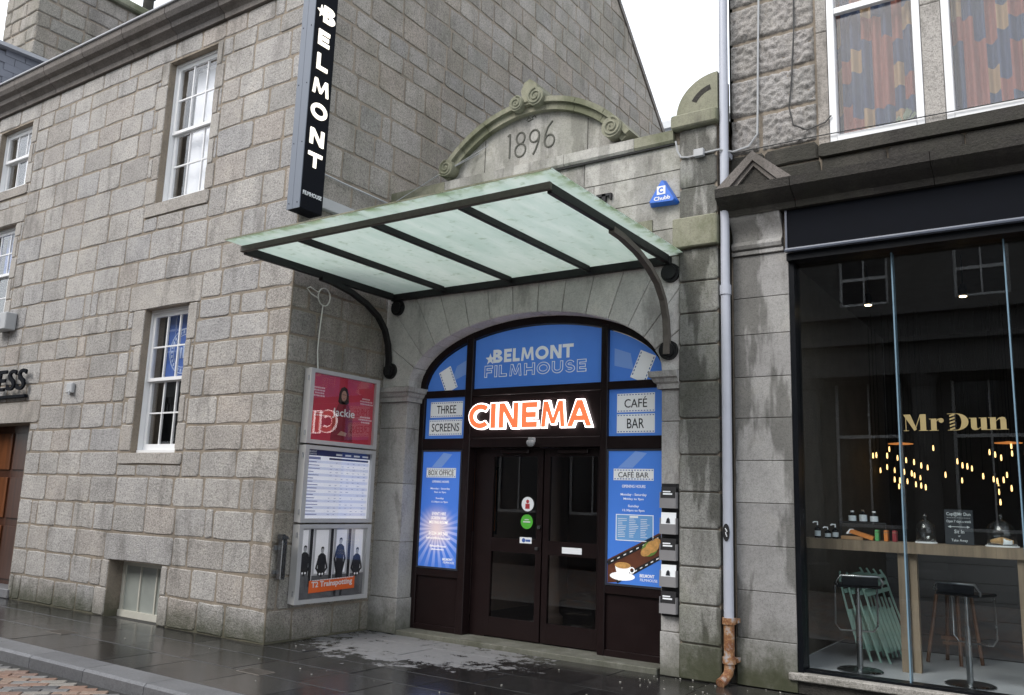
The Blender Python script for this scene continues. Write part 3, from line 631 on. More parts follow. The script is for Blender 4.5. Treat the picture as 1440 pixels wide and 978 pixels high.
# voussoirs: radial joints, outer ends running up to the bed under the canopy
NV = 15; ts = [math.pi*(0.035+0.93*i/NV) for i in range(NV+1)]; ts[0] = 0.0; ts[-1] = math.pi
for i in range(NV):
    a, b = ts[i], ts[i+1]; inn = [ell(a+(b-a)*k/3) for k in range(4)]
    def far(t):
        p = ell(t); nx, nz = math.cos(t)/AA, math.sin(t)/AB; L = math.hypot(nx, nz); return (p[0]+nx/L*2.2, p[1]+nz/L*2.2)
    pl = inn+[far(b), far(a)]
    for (ca_, cb_, cc_) in ((1, 0, XR), (-1, 0, -XL), (0, 1, 4.30), (0, -1, -AZ)): pl = clip(pl, ca_, cb_, cc_)
    if len(pl) > 2 and abs(area(pl)) > 0.01: cs.add(pl, MF, cwall, M_ash, name='voussoir', proud=0.012, ch=0.008, jit=0, back=0.26, gap=0.006, force=True, bulge=0.0)
# ashlar above
for rc in lay([4.30, 4.61, 4.95, 5.27, 5.56], XL, XR, [], 0.7, 1.15, r): cs.add(street_rect(rc), MF, cwall, M_ashtop, name='ashlar_block', proud=0.010, ch=0.006, jit=0, gap=0.004, bulge=0.0)
# piers
def pier(x0, x1):
    zs = [0.0, 0.42, 1.10, 1.82, 2.52, 2.86]
    for k, (a, b) in enumerate(zip(zs, zs[1:])):
        e = 0.025 if k == 0 else 0.0
        cs.add([(x0, a), (x1+(e if x0 < -6 else 0), a), (x1+(e if x0 < -6 else 0), b), (x0, b)], T(0, FY-e, 0), cwall, M_pier, name='pier_block', proud=0.012, ch=0.006, jit=0, back=0.30, gap=0.003, bulge=0.0)
pier(XL, AX-AA); pier(AX+AA, XR)
# pilaster at the right: rougher blocks, projecting block, upper shaft
PX0, PX1 = -3.54, -3.10
zp = [0.0, 0.34, 0.71, 1.07, 1.44, 1.80, 2.17, 2.54, 2.92, 3.30, 3.64, 3.98, 4.34]
pcore = MB().box(PX0+0.01, PX1-0.01, FY-0.03, FY+0.5, 0, 5.7).build('pilaster', M_mort, cin)
for a, b in zip(zp, zp[1:]): cs.add(street_rect((PX0, PX1, a, b)), T(0, FY-0.04, 0), pcore, M_pil, name='pilaster_block', proud=0.016, ch=0.012, jit=0.003, back=0.2, gap=0.005, force=True)
for a, b in ((4.68, 5.02), (5.02, 5.36), (5.36, 5.69)): cs.add(street_rect((PX0+0.01, PX1-0.01, a, b)), T(0, FY-0.04, 0), pcore, M_pil, name='pilaster_block', proud=0.010, ch=0.008, jit=0.002, back=0.2, gap=0.004, force=True)
cs.emit(300)
MB().box(PX0-0.045, PX1+0.01, FY-0.115, FY+0.3, 4.345, 4.675, 0.012).build('block_course', M_mossy, pcore)
MB().box(PX0-0.06, PX1+0.02, FY-0.13, FY+0.4, 5.695, 5.85, 0.015).build('cap', M_mossy, pcore)
# quarter-round terminal with a dark band painting the shade of a recessed curve
q = [(PX1+0.01, 5.852)]+[(PX1+0.01-0.47*math.cos(t), 5.852+0.43*math.sin(t)) for t in [math.pi/2*i/14 for i in range(15)]]
MB().prism(q, 'y', FY-0.06, FY+0.3).build('quarter_round', M_mossy, pcore, smooth=R(30))
def arcband(cx, cz, r0_, r1_, a0, a1, y0, y1, seg=14, sx=1.0):
    mb = MB(); P = [(cx+sx*rr_*math.cos(a), cz+rr_*math.sin(a)) for rr_ in (r0_, r1_) for a in [a0+(a1-a0)*i/seg for i in range(seg+1)]]; m = seg+1
    for i in range(seg): mb.prism([P[i], P[i+1], P[m+i+1], P[m+i]], 'y', y0, y1)
    return mb
arcband(PX1-0.02, 5.852, 0.24, 0.30, R(100), R(150), FY-0.063, FY-0.05, 8).build('curve_shade_band', M_dark_st, pcore)
# impost mouldings
def impost(x0, x1, ext):
    prof = [(0.0, 2.86), (0.03, 2.86), (0.035, 2.91), (0.06, 2.93), (0.075, 2.965), (0.10, 2.98), (0.105, 3.04), (0.0, 3.055)]
    mb = MB(); 
    for (p, a), (q_, b) in zip(prof, prof[1:]):
        y0 = FY-0.02
        l, rr_ = (x0, x1+p) if ext > 0 else (x0-p, x1); l2, r2 = (x0, x1+q_) if ext > 0 else (x0-q_, x1)
        mb.add([(l, y0-p, a), (rr_, y0-p, a), (r2, y0-q_, b), (l2, y0-q_, b), (l, FY+0.26, a), (rr_, FY+0.26, a), (r2, FY+0.26, b), (l2, FY+0.26, b)], [(0, 1, 2, 3), (1, 5, 6, 2), (4, 0, 3, 7), (5, 4, 7, 6)])
    mb.box(x0, x1, FY-0.018, FY+0.25, 2.862, 3.05); mb.build('impost', M_pier, cin)
impost(XL+0.004, AX-AA, 1); impost(AX+AA, XR-0.004, -1)
# coping
x = XL+0.004; cop = MB().box(XL+0.01, XR-0.01, FY+0.0, FY+0.4, 5.57, 5.70).build('coping', M_mort, cin)
while x < XR-0.09:
    e = min(x+r.uniform(0.7, 1.0), XR-0.062); e = XR-0.062 if XR-0.062-e < 0.2 else e
    MB().prism([(FY-0.05, 5.575), (FY-0.07, 5.60), (FY-0.07, 5.715), (FY-0.02, 5.735), (FY+0.42, 5.735), (FY+0.42, 5.575)], 'x', x+0.003, e-0.003).build('coping_stone', M_mossy if x > -4.6 or x < -6.9 else M_ashtop, cop); x = e
# segmental pediment with date
CX, HS, RISE, ZB = -5.50, 1.36, 0.70, 5.80
RR = (HS**2+RISE**2)/(2*RISE); CZ = ZB+RISE-RR; AH = math.asin(HS/RR)
ped = thing('pediment_dummy', '', '') if False else None
tym = [(CX+(RR-0.10)*math.sin(a), CZ+(RR-0.10)*math.cos(a)) for a in [-AH*0.985+2*AH*0.985*i/28 for i in range(29)]]
pd = MB().prism([(CX-HS*0.985, 5.737), (CX+HS*0.985, 5.737)]+tym[::-1], 'y', FY+0.03, FY+0.35).build('pediment', M_ashtop, cin)
for xm in (-6.22, -4.72): box('joint', M_dark_st, pd, xm-0.004, xm+0.004, FY+0.027, FY+0.032, 5.74, CZ+math.sqrt((RR-0.13)**2-(xm-CX)**2))
NS = 7
for i in range(NS):
    a0, a1 = -AH+2*AH*i/NS, -AH+2*AH*(i+1)/NS; mb = MB()
    for k in range(5):
        b0, b1 = a0+(a1-a0)*k/5+(0.002 if k == 0 else 0), a0+(a1-a0)*(k+1)/5-(0.002 if k == 4 else 0)
        for (ri, ro, yf) in ((RR-0.115, RR-0.03, FY-0.05), (RR-0.03, RR+0.035, FY-0.10)):
            mb.prism([(CX+ri*math.sin(b0), CZ+ri*math.cos(b0)), (CX+ro*math.sin(b0), CZ+ro*math.cos(b0)), (CX+ro*math.sin(b1), CZ+ro*math.cos(b1)), (CX+ri*math.sin(b1), CZ+ri*math.cos(b1))], 'y', yf, FY+0.34)
    mb.build('pediment_moulding', M_mossy, pd)
def scroll(cx, cz, rad, y0, y1, hand):
    s = MB().disc_y(cx, cz, rad, y0, y1, 28)
    pts = [(cx+hand*math.cos(R(90)-a)*rad*(0.92-0.78*a/12.0), y0-0.004, cz+math.sin(R(90)-a)*rad*(0.92-0.78*a/12.0)) for a in [12.0*i/46 for i in range(47)]]
    s.tube(pts, rad*0.11, 6); s.build('scroll', M_mossy, pd, smooth=R(45))
scroll(CX+HS-0.19, 5.90, 0.125, FY-0.13, FY+0.34, 1); scroll(CX-HS+0.12, 5.88, 0.11, FY-0.13, FY+0.34, -1)
scroll(CX-0.15, 6.50, 0.10, FY-0.15, FY+0.3, 1); scroll(CX+0.13, 6.53, 0.115, FY-0.15, FY+0.3, -1)
MB().prism([(CX-0.07, 6.50), (CX+0.06, 6.50), (CX+0.15, 6.60), (CX+0.12, 6.72), (CX+0.03, 6.79), (CX-0.05, 6.76), (CX-0.10, 6.66)], 'y', FY-0.12, FY+0.25).build('leaf_finial', M_mossy, pd, smooth=R(30))
# the date: raised dark strokes, their tone standing in for shaded, weathered cuts
M_groove_shade = plain('groove_shade', (0.10, 0.10, 0.085), 0.9, 0, 0.2)
def P_(pts): return [(p[0], FY+0.029, p[1]) for p in pts]
def arc(cx, cz, rx, rz, a0, a1, n=18): return [(cx+rx*math.cos(R(a0+(a1-a0)*i/n)), cz+rz*math.sin(R(a0+(a1-a0)*i/n))) for i in range(n+1)]
date = {'1': [[(-5.84, 5.88), (-5.84, 6.20)], [(-5.875, 6.175), (-5.84, 6.20)]],
        '8': [arc(-5.68, 6.115, 0.062, 0.075, 0, 360), arc(-5.68, 5.955, 0.078, 0.085, 0, 360)],
        '9': [arc(-5.475, 6.10, 0.07, 0.08, 0, 360), [(-5.405, 6.10), (-5.412, 6.02), (-5.45, 5.92), (-5.49, 5.86)]],
        '6': [arc(-5.255, 5.99, 0.07, 0.08, 0, 360), [(-5.325, 5.99), (-5.315, 6.08), (-5.28, 6.17), (-5.215, 6.24)]]}
for ch, strokes in date.items():
    mb = MB()
    for s_ in strokes: mb.tube(P_(s_), 0.013, 6)
    mb.build('numeral', M_groove_shade, pd)
mb = MB()
for s_ in ([(-5.60, 6.33), (-5.57, 6.36), (-5.54, 6.34)], [(-5.52, 6.35), (-5.48, 6.37), (-5.46, 6.34)], [(-5.58, 6.31), (-5.50, 6.33)]): mb.tube(P_(s_), 0.008, 5)
mb.build('carved_mark', M_groove_shade, pd)
# iron letters behind the canopy
nm = thing('iron_letters', 'black iron serif letters NT fixed to the stone above the canopy', 'sign', (-4.45, FY, 4.78))
def serif(ch, x, z, w, h, y0, y1, m, parent):
    t = 0.03; mb = MB()
    if ch == 'T': mb.box(x+w/2-0.024, x+w/2+0.024, y0, y1, z, z+h).box(x, x+w, y0, y1, z+h-t, z+h).box(x, x+0.022, y0, y1, z+h-0.075, z+h-t).box(x+w-0.022, x+w, y0, y1, z+h-0.075, z+h-t).box(x+w/2-0.05, x+w/2+0.05, y0, y1, z, z+0.018)
    else:
        mb.box(x, x+0.022, y0, y1, z, z+h).box(x+w-0.022, x+w, y0, y1, z, z+h).prism([(x, z+h), (x+0.05, z+h), (x+w, z), (x+w-0.05, z)], 'y', y0+0.001, y1-0.001).box(x-0.03, x+0.05, y0, y1, z+h-0.016, z+h).box(x+w-0.05, x+w+0.03, y0, y1, z+h-0.016, z+h)
    mb.build('letter', m, parent)
serif('N', -4.79, 4.87, 0.19, 0.27, FY-0.05, FY-0.012, M_iron, nm); serif('T', -4.55, 4.87, 0.19, 0.27, FY-0.05, FY-0.012, M_iron, nm)
# intruder alarm
M_bblue = plain('alarm_blue', (0.02, 0.13, 0.55), 0.35, 0, 0.05)
al = thing('alarm_box', 'bright blue triangular alarm box with white lettering beside the pilaster', 'alarm box', (-3.71, FY, 4.88))
tri = [(-3.885, 4.90), (-3.875, 4.885), (-3.565, 4.87), (-3.548, 4.885), (-3.545, 4.90), (-3.70, 5.165), (-3.72, 5.165)]; c = centroid(tri)
mb = MB(); outer = [(p[0], FY-0.012, p[1]) for p in tri]; inner = [(c[0]+(p[0]-c[0])*0.84, FY-0.11, c[1]+(p[1]-c[1])*0.84+0.005) for p in tri]; k = len(tri)
mb.add(outer+inner, [tuple(range(k, 2*k))]+[(i, (i+1) % k, k+(i+1) % k, k+i) for i in range(k)]+[tuple(range(k-1, -1, -1))]).build('cover', M_bblue, al)
text('lettering', 'Chubb', M_white, al, street(-3.80, FY-0.111, 4.915), 0.19, 0.045, 0.002, 0.025)
sq = MB().box(-3.765, -3.665, FY-0.113, FY-0.111, 4.98, 5.075).build('badge', M_white, al); text('lettering', 'C', M_bblue, al, street(-3.745, FY-0.1132, 4.995), 0.055, 0.065, 0.002, 0.05)
tag(MB().box(-4.12, -3.86, FY-0.025, FY-0.011, 4.52, 4.74).box(-3.95, -3.90, FY-0.03, FY-0.025, 4.62, 4.66).build('vent_plate', M_mossy), 'small green weathered vent plate on the stone above the canopy glass', 'vent')

rb = thing('rear_building', 'pale rendered building with pyramid glass roof seen beyond the gable end', 'building', (-8.5, 19, 0)); M_render = plain('white_render', (0.62, 0.64, 0.65), 0.8)
MB().box(-11.0, -6.8, 18.8, 24, 0, 10.98).box(-11.1, -6.7, 18.7, 24.1, 10.98, 11.17).build('wall', M_render, rb)
gb = [(-10.0, 19.0, 11.17), (-7.6, 19.0, 11.17), (-7.6, 21.4, 11.17), (-10.0, 21.4, 11.17), (-8.85, 20.1, 12.05)]
for a_, b_ in ((0, 1), (1, 2), (2, 3), (3, 0)): MB().add([gb[a_], gb[b_], gb[4]], [(0, 1, 2)]).build('roof_glass', plain('sky_glass', (0.45, 0.52, 0.58), 0.15, 0, 0.05), rb)
for a_ in range(4): MB().tube([gb[a_], gb[4]], 0.03, 6).build('roof_bar', M_white, rb)
# ---------------------------------------------------------------- glass canopy
can = thing('glass_canopy', 'frosted green glass canopy on an iron frame with curved brackets over the cinema entrance', 'canopy', (-5.6, FY, 4.2))
CZ0 = 4.24; X0, X1, Y0, Y1 = -7.58, -3.66, 5.80, FY-0.014
def canglass():
    n = NT('frosted_glass'); f = n.step(n.noise(1.5, 7, 0.72, n.stretch(2.6, 0.5, 1)), 0.3, 0.72); g = n.noise(9, 5, 0.6)
    c = n.mix(f, (0.66, 0.745, 0.70), (0.80, 0.85, 0.82)); c = n.mix(n.step(g, 0.56, 0.75), c, (0.50, 0.58, 0.50))
    y = n.xyz()[1]; x = n.xyz()[0]; edge = n.math('MAXIMUM', n.step(y, 5.72, 5.58), n.step(x, -3.62, -3.50)); am = n.math('MULTIPLY', edge, n.step(n.noise(7, 5, 0.7), 0.42, 0.6)); c = n.mix(n.math('MULTIPLY', am, 0.5), c, (0.24, 0.34, 0.10))
    n.t.nodes.remove(n.b); df = n.n('BsdfDiffuse'); tl = n.n('BsdfTranslucent'); gl = n.n('BsdfGlossy'); gl.inputs['Roughness'].default_value = 0.25
    for nd in (df, tl): n.set(nd.inputs[0], c)
    m1 = n.n('MixShader'); m1.inputs[0].default_value = 0.72; n.set(m1.inputs[1], df.outputs[0]); n.set(m1.inputs[2], tl.outputs[0])
    m2 = n.n('MixShader'); m2.inputs[0].default_value = 0.06; n.set(m2.inputs[1], m1.outputs[0]); n.set(m2.inputs[2], gl.outputs[0]); n.t.links.new(m2.outputs[0], n.out.inputs[0]); return n.m
M_cang = canglass()
RX = [X0, -6.72, -5.69, -4.62, X1]
for a, b in zip(RX, RX[1:]):
    l = a-(0.0 if a != X0 else 0.02); rr_ = b+(0.17 if b == X1 else -0.006)
    MB().box(l, rr_, 5.57, Y1, CZ0+0.065, CZ0+0.077).build('glass_pane', M_cang, can)
    MB().box(l, rr_, 5.565, 5.569, CZ0+0.063, CZ0+0.079).build('pane_edge', M_mossy, can)
box('front_beam', M_ironr, can, X0-0.03, X1+0.03, Y0-0.022, Y0+0.022, CZ0-0.01, CZ0+0.06, 0.006)
box('wall_beam', M_iron, can, X0-0.03, X1+0.03, Y1-0.06, Y1, CZ0-0.04, CZ0+0.05, 0.006)
for xx in (X0, X1): box('side_beam', M_iron, can, xx-0.026, xx+0.026, Y0+0.024, Y1-0.061, CZ0-0.03, CZ0+0.06, 0.006)
for xx in RX[1:-1]: box('rafter', M_iron, can, xx-0.021, xx+0.021, Y0+0.024, Y1-0.061, CZ0-0.01, CZ0+0.06, 0.005)
for k, xx in enumerate((X0+0.0, X1+0.0)):
    pts = [(xx, 8.225, 3.22), (xx, 8.225, 3.42), (xx, 8.20, 3.60), (xx, 8.12, 3.79), (xx, 7.98, 3.94), (xx, 7.76, 4.06), (xx, 7.48, 4.15), (xx, 7.15, 4.205), (xx, 6.95, 4.215)]
    mb = MB()
    for (p, q2) in zip(pts, pts[1:]): pass
    w = 0.032; L_ = [Vector(p) for p in pts]; vs = []; fs = []
    for i, p in enumerate(L_):
        t = (L_[min(i+1, len(L_)-1)]-L_[max(i-1, 0)]).normalized(); nn = Vector((0, t.z, -t.y))
        vs += [p+Vector((-w, 0, 0))+nn*0.03, p+Vector((w, 0, 0))+nn*0.03, p+Vector((w, 0, 0))-nn*0.03, p+Vector((-w, 0, 0))-nn*0.03]
    for i in range(len(L_)-1):
        for j in range(4): fs.append((4*i+j, 4*i+(j+1) % 4, 4*i+4+(j+1) % 4, 4*i+4+j))
    fs += [(3, 2, 1, 0), tuple(4*(len(L_)-1)+j for j in range(4))]
    mb.add(vs, fs); mb.build('curved_bracket', M_iron if k == 0 else M_ironr, can)
    xp = xx+(0.07 if k == 0 else 0.02)
    for zc, xq in ((3.27, xx), (4.11, xp)):
        mb = MB().disc_y(xq, zc, 0.105, FY-0.05, FY-0.0125, 24).disc_y(xq, zc, 0.075, FY-0.075, FY-0.05, 20)
        for a in range(3): mb.disc_y(xq+0.085*math.cos(2.1*a+0.5), zc+0.085*math.sin(2.1*a+0.5), 0.016, FY-0.062, FY-0.05, 6)
        mb.build('wall_boss', M_iron, can)
# thin stay wires above the canopy and a cable along the coping
tag(MB().tube([(-7.70, 8.18, 5.53), (-6.9, 8.2, 5.80), (-6.16, FY-0.0, 6.106)], 0.005, 5).build('stay_wire', M_cable), 'upper thin pale wire slung across the left end of the pediment', 'wire')
tag(MB().tube([(-7.60, 8.16, 5.54), (-6.9, 8.19, 5.80), (-6.29, FY-0.0, 6.031)], 0.005, 5).build('stay_wire', M_cable), 'lower thin pale wire slung across the left end of the pediment', 'wire')
tag(MB().tube([(XL+0.03, FY-0.06, 5.565), (-6.0, FY-0.035, 5.565), (-5.0, FY-0.035, 5.56), (-3.6, FY-0.03, 5.57)], 0.014, 6).build('black_cable', M_cabled), 'black cable run along the front under the mossy coping', 'cable')
gx = HX+0.045
tag(MB().tube([(gx, 6.80, 5.56), (gx, 7.3, 5.545), (gx, 8.22, 5.54)], 0.012, 6).build('gable_cable', M_cable), 'grey cable clipped along the gable beside the tall sign', 'cable')
tag(MB().box(HX+0.022, HX+0.10, 6.86, 7.9, 5.10, 5.24, 0.006).build('cable_trunking', M_cable), 'pale grey trunking fixed along the gable beside the tall sign foot', 'trunking')

# ---------------------------------------------------------------- entrance screen in the arch
EY = 8.55
scr = thing('entrance_screen', 'dark brown arched entrance screen with double doors and blue panels under the canopy', 'entrance', (-5.5, EY, 0))
def archband(k0, k1, y0, y1, name, m):
    mb = MB(); n_ = 44
    for i in range(n_):
        a, b = math.pi*i/n_, math.pi*(i+1)/n_
        mb.prism([ell(a, k0), ell(a, k1), ell(b, k1), ell(b, k0)], 'y', y0, y1)
    return mb.build(name, m, scr)
archband(-0.02, 0.085, EY-0.01, EY+0.12, 'arch_frame', M_brown)
SX0, SX1 = AX-AA, AX+AA
for x0, x1 in ((SX0+0.0, SX0+0.075), (SX1-0.075, SX1)): box('outer_jamb', M_brown, scr, x0, x1, EY-0.01, EY+0.12, 0.05, AZ, 0.004)
ML0, ML1, MR0, MR1 = -6.535, -6.43, -4.605, -4.52
for x0, x1 in ((ML0, ML1), (MR0, MR1)):
    xm = (x0+x1)/2; top = AZ+(AB-0.05)*math.sqrt(1-((xm-AX)/(AA-0.05))**2); box('mullion', M_brown, scr, x0, x1, EY-0.02, EY+0.12, 0.05, top, 0.005)
def rail(x0, x1, z0, z1): box('rail', M_brown, scr, x0, x1, EY-0.012, EY+0.11, z0, z1, 0.004)
LX0, RX1 = SX0+0.075, SX1-0.075
rail(LX0, ML0, 2.925, 3.015); rail(ML1, MR0, 2.925, 3.015); rail(MR1, RX1, 2.925, 3.015)
rail(LX0, ML0, 2.26, 2.40); rail(MR1, RX1, 2.26, 2.40); rail(ML1, MR0, 2.285, 2.40)
for x0, x1 in ((LX0, ML0), (MR1, RX1)):
    rail(x0, x1, 0.70, 0.79); box('kick_panel', M_brown, scr, x0+0.002, x1-0.002, EY+0.02, EY+0.06, 0.06, 0.70, 0.004); rail(x0, x1, 0.04, 0.12)
box('threshold', M_pier, scr, SX0+0.03, SX1-0.03, FY-0.04, EY+0.4, -0.01, 0.055, 0.008)
# blue vinyl panels
def blue_mat(name, c0=(0.05, 0.16, 0.56), c1=(0.09, 0.25, 0.72), lit=0.0, burst=None):
    n = NT(name); f = n.noise(1.3, 3, 0.5); c = n.mix(f, c0, c1)
    if burst:
        x, y, z = n.xyz(); dx = n.math('SUBTRACT', x, burst[0]); dz = n.math('SUBTRACT', z, burst[1])
        an = n.math('ARCTAN2', dz, dx); ray_ = n.step(n.math('SINE', n.math('MULTIPLY', an, 26.0)), -0.25, 0.35); rad = n.math('SQRT', n.math('ADD', n.math('POWER', dx, 2.0), n.math('POWER', dz, 2.0)))
        near = n.step(rad, 0.62, 0.05); glow = n.step(rad, 0.34, 0.0); c = n.mix(n.math('MULTIPLY', ray_, n.step(z, burst[1]+0.28, burst[1]-0.05)), c, n.mix(near, c, (0.42, 0.48, 0.80))); c = n.mix(n.math('MULTIPLY', glow, 0.8), c, (0.85, 0.66, 0.58))
    n.base(c, 0.35)
    if lit: n.set(n.b.inputs['Emission Color'], c); n.b.inputs['Emission Strength'].default_value = lit
    return n.m
M_blue = blue_mat('blue_vinyl', lit=0.13); M_lblue = blue_mat('pale_blue_print', (0.16, 0.29, 0.66), (0.22, 0.38, 0.78), lit=0.10)  # vinyl is unlit; faint emission added to brighten it in the shade
M_pw = emit('white_print', (0.8, 0.83, 0.85), 0.12, (0.72, 0.74, 0.76)); M_ink = plain('black_ink', (0.012, 0.014, 0.02), 0.5); M_silver = emit('silver_print', (0.75, 0.8, 0.85), 0.12, (0.72, 0.75, 0.78))  # white and silver prints carry a faint added glow to look brighter
GY0, GY1 = EY+0.035, EY+0.05; PY = GY0
def lunette(x0, x1):
    n_ = 18; k = 0.095; pts = []
    for i in range(n_+1):
        x = x0+(x1-x0)*i/n_; u = min(1, abs((x-AX)/(AA-k))); pts.append((x, max(3.016, AZ+(AB-k)*math.sqrt(1-u*u))))
    return MB().prism([(x1, 3.013), (x0, 3.013)]+pts, 'y', GY0, GY1)
lun_c = lunette(ML1, MR0).build('lunette_panel', M_blue, scr); lun_l = lunette(LX0-0.0, ML0).build('lunette_panel', M_blue, scr); lun_r = lunette(MR1, RX1).build('lunette_panel', M_blue, scr)
pan_l = MB().box(LX0, ML0, GY0, GY1, 2.40, 2.925).build('side_panel', M_blue, scr); pan_r = MB().box(MR1, RX1, GY0, GY1, 2.40, 2.925).build('side_panel', M_blue, scr)
def strip(parent, pts, y, m=None, holes=True):
    """a piece of film strip as a thin card with perforations along the long edges"""
    a, b, c_, d = [Vector(p) for p in pts]
    o = MB().prism([tuple(a), tuple(b), tuple(c_), tuple(d)], 'y', y-0.003, y).build('film_strip', m or M_pw, parent)
    return o
def frame_card(parent, x0, x1, z0, z1, y, body, inset=0.035, tw=0.8):
    MB().box(x0, x1, y-0.003, y-0.0, z0, z1).build('film_frame', M_pw, parent); perf = MB(); n_ = int((x1-x0)/0.034)
    for k in range(n_):
        xx = x0+(k+0.3)*(x1-x0)/n_
        for zz in (z0+0.010, z1-0.020): perf.box(xx, xx+0.018, y-0.0045, y-0.0031, zz, zz+0.010)
    perf.build('perforations', M_navy, parent)['kind'] = 'stuff'; w = (x1-x0)*tw; text('lettering', body, M_ink, parent, street((x0+x1)/2-w/2, y-0.0031, z0+(z1-z0)*0.24), w, (z1-z0)*(0.52 if 'É' not in body else 0.58), 0.002, 0.004)
frame_card(pan_l, -7.12, -6.60, 2.675, 2.875, PY, 'THREE', tw=0.60); frame_card(pan_l, -7.13, -6.60, 2.445, 2.645, PY, 'SCREENS', tw=0.84)
frame_card(pan_r, -4.42, -3.96, 2.665, 2.875, PY, 'CAFÉ', tw=0.60); frame_card(pan_r, -4.42, -3.96, 2.435, 2.645, PY, 'BAR', tw=0.45)
def perf_strip(parent, p0, p1, w, y):
    a, b = Vector(p0), Vector(p1); d = (b-a).normalized(); nn = Vector((-d.y, d.x))*w/2
    strip(parent, (a-nn, b-nn, b+nn, a+nn), y); mb = MB(); L_ = (b-a).length; k = 0.03
    while k < L_-0.02:
        for s_ in (-1, 1):
            c_ = a+d*k+nn*s_*0.84; e = d*0.012; g = nn.normalized()*0.006; mb.prism([tuple(c_-e-g), tuple(c_+e-g), tuple(c_+e+g), tuple(c_-e+g)], 'y', y-0.0045, y-0.0031)
        k += 0.042
    mb.build('perforations', M_navy, parent)['kind'] = 'stuff'
perf_strip(lun_l, (-6.92, 3.295), (-6.79, 3.02), 0.20, PY); perf_strip(lun_r, (-4.04, 3.32), (-4.17, 3.02), 0.20, PY)
MB().prism([(-6.80, 3.13), (-6.56, 3.22), (-6.56, 3.40), (-6.72, 3.33)], 'y', PY-0.002, PY).build('faint_strip', M_lblue, lun_l); MB().prism([(-4.22, 3.14), (-4.46, 3.20), (-4.46, 3.40), (-4.26, 3.33)], 'y', PY-0.002, PY).build('faint_strip', M_lblue, lun_r)
for ch, a, b in (('B', -6.155, -6.015), ('E', -5.99, -5.88), ('L', -5.86, -5.76), ('M', -5.75, -5.54), ('O', -5.53, -5.345), ('N', -5.32, -5.165), ('T', -5.15, -5.0)): block_letter('letter', ch, M_silver, lun_c, street(a, PY-0.0005, 3.335), b-a, 0.165, 0.003, 0.24)
def star(cx, cz, r_, y0, y1): return MB().prism([(cx+(r_ if i % 2 == 0 else r_*0.42)*math.cos(R(90+36*i)), cz+(r_ if i % 2 == 0 else r_*0.42)*math.sin(R(90+36*i))) for i in range(10)], 'y', y0, y1)
star(-6.20, 3.385, 0.075, PY-0.003, PY).build('star', M_silver, lun_c)
fx = -6.28
for ch, w in (('F', 0.125), ('I', 0.04), ('L', 0.12), ('M', 0.20), ('H', 0.155), ('O', 0.185), ('U', 0.155), ('S', 0.135), ('E', 0.125)):
    q_ = block_letter('letter', ch, M_silver, lun_c, street(fx, PY-0.0005, 3.155), w, 0.15, 0.003, 0.27); e = 0.009
    block_letter('letter_inline', ch, M_blue, q_, street(fx+e, PY-0.0025, 3.155+e), w-2*e, 0.15-2*e, 0.0028, 0.175); fx += w+0.027
# doors
DY = 8.66
M_doorglass = glass('door_glass', (0.75, 0.72, 0.70), 1.5)
MB().box(ML1, ML1+0.22, EY+0.12, DY+0.05, 0.055, 2.285).build('door_lining', M_brown, scr); 
for k, (x0, x1) in enumerate(((-6.21, -5.425), (-5.405, -4.62))):
    mb = MB(); y0, y1 = DY, DY+0.045
    for a in ((x0, x0+0.075, 0.07, 2.28), (x1-0.075, x1, 0.07, 2.28)): mb.box(a[0], a[1], y0, y1, a[2], a[3])
    for a, b in ((0.07, 0.29), (1.05, 1.21), (2.18, 2.28)): mb.box(x0+0.075, x1-0.075, y0+0.002, y1-0.002, a, b)
    d_ = mb.build('door', M_brown, scr)
    for a, b in ((0.29, 1.05), (1.21, 2.18)): box('pane', M_doorglass, d_, x0+0.075, x1-0.075, DY+0.018, DY+0.024, a, b)
    if k == 1: box('letter_plate', M_pw, d_, -5.14, -4.88, DY-0.006, DY-0.001, 1.08, 1.15, 0.002)
    else: MB().box(-5.49, -5.45, DY-0.035, DY, 1.10, 1.13).disc_y(-5.45, 1.36, 0.022, DY-0.03, DY, 12).build('handle', M_steel, d_)
    MB().box(x0+0.2, x0+0.6, DY-0.05, DY-0.001, 2.215, 2.262, 0.006).build('door_closer', M_brown, d_)
M_green = plain('green_sticker', (0.10, 0.50, 0.05), 0.4); M_red = plain('red_print', (0.50, 0.05, 0.06), 0.4)
st1 = thing('door_sticker', 'round white sticker with a small red figure on the door glass', 'sticker', (-5.62, DY, 1.62)); MB().disc_y(-5.635, 1.62, 0.085, DY+0.010, DY+0.015).build('disc', M_pw, st1); MB().disc_y(-5.635, 1.65, 0.022, DY+0.008, DY+0.010, 10).box(-5.665, -5.605, DY+0.008, DY+0.010, 1.565, 1.625).build('figure', M_red, st1)
st2 = thing('door_sticker', 'round green sticker on the door glass under the white one', 'sticker', (-5.62, DY, 1.41)); MB().disc_y(-5.64, 1.415, 0.085, DY+0.010, DY+0.015).build('disc', M_green, st2); MB().box(-5.69, -5.59, DY+0.008, DY+0.010, 1.405, 1.42).box(-5.67, -5.61, DY+0.008, DY+0.010, 1.435, 1.445).build('print', M_white, st2)
st3 = thing('door_sticker', 'small rectangular white and blue sticker low on the door glass', 'sticker', (-5.62, DY, 1.2)); MB().box(-5.72, -5.555, DY-0.006, DY-0.002, 1.165, 1.235).build('card', M_pw, st3); MB().disc_y(-5.665, 1.20, 0.025, DY-0.008, DY-0.006, 12).box(-5.635, -5.57, DY-0.008, DY-0.006, 1.185, 1.21).build('print', M_navy, st3)
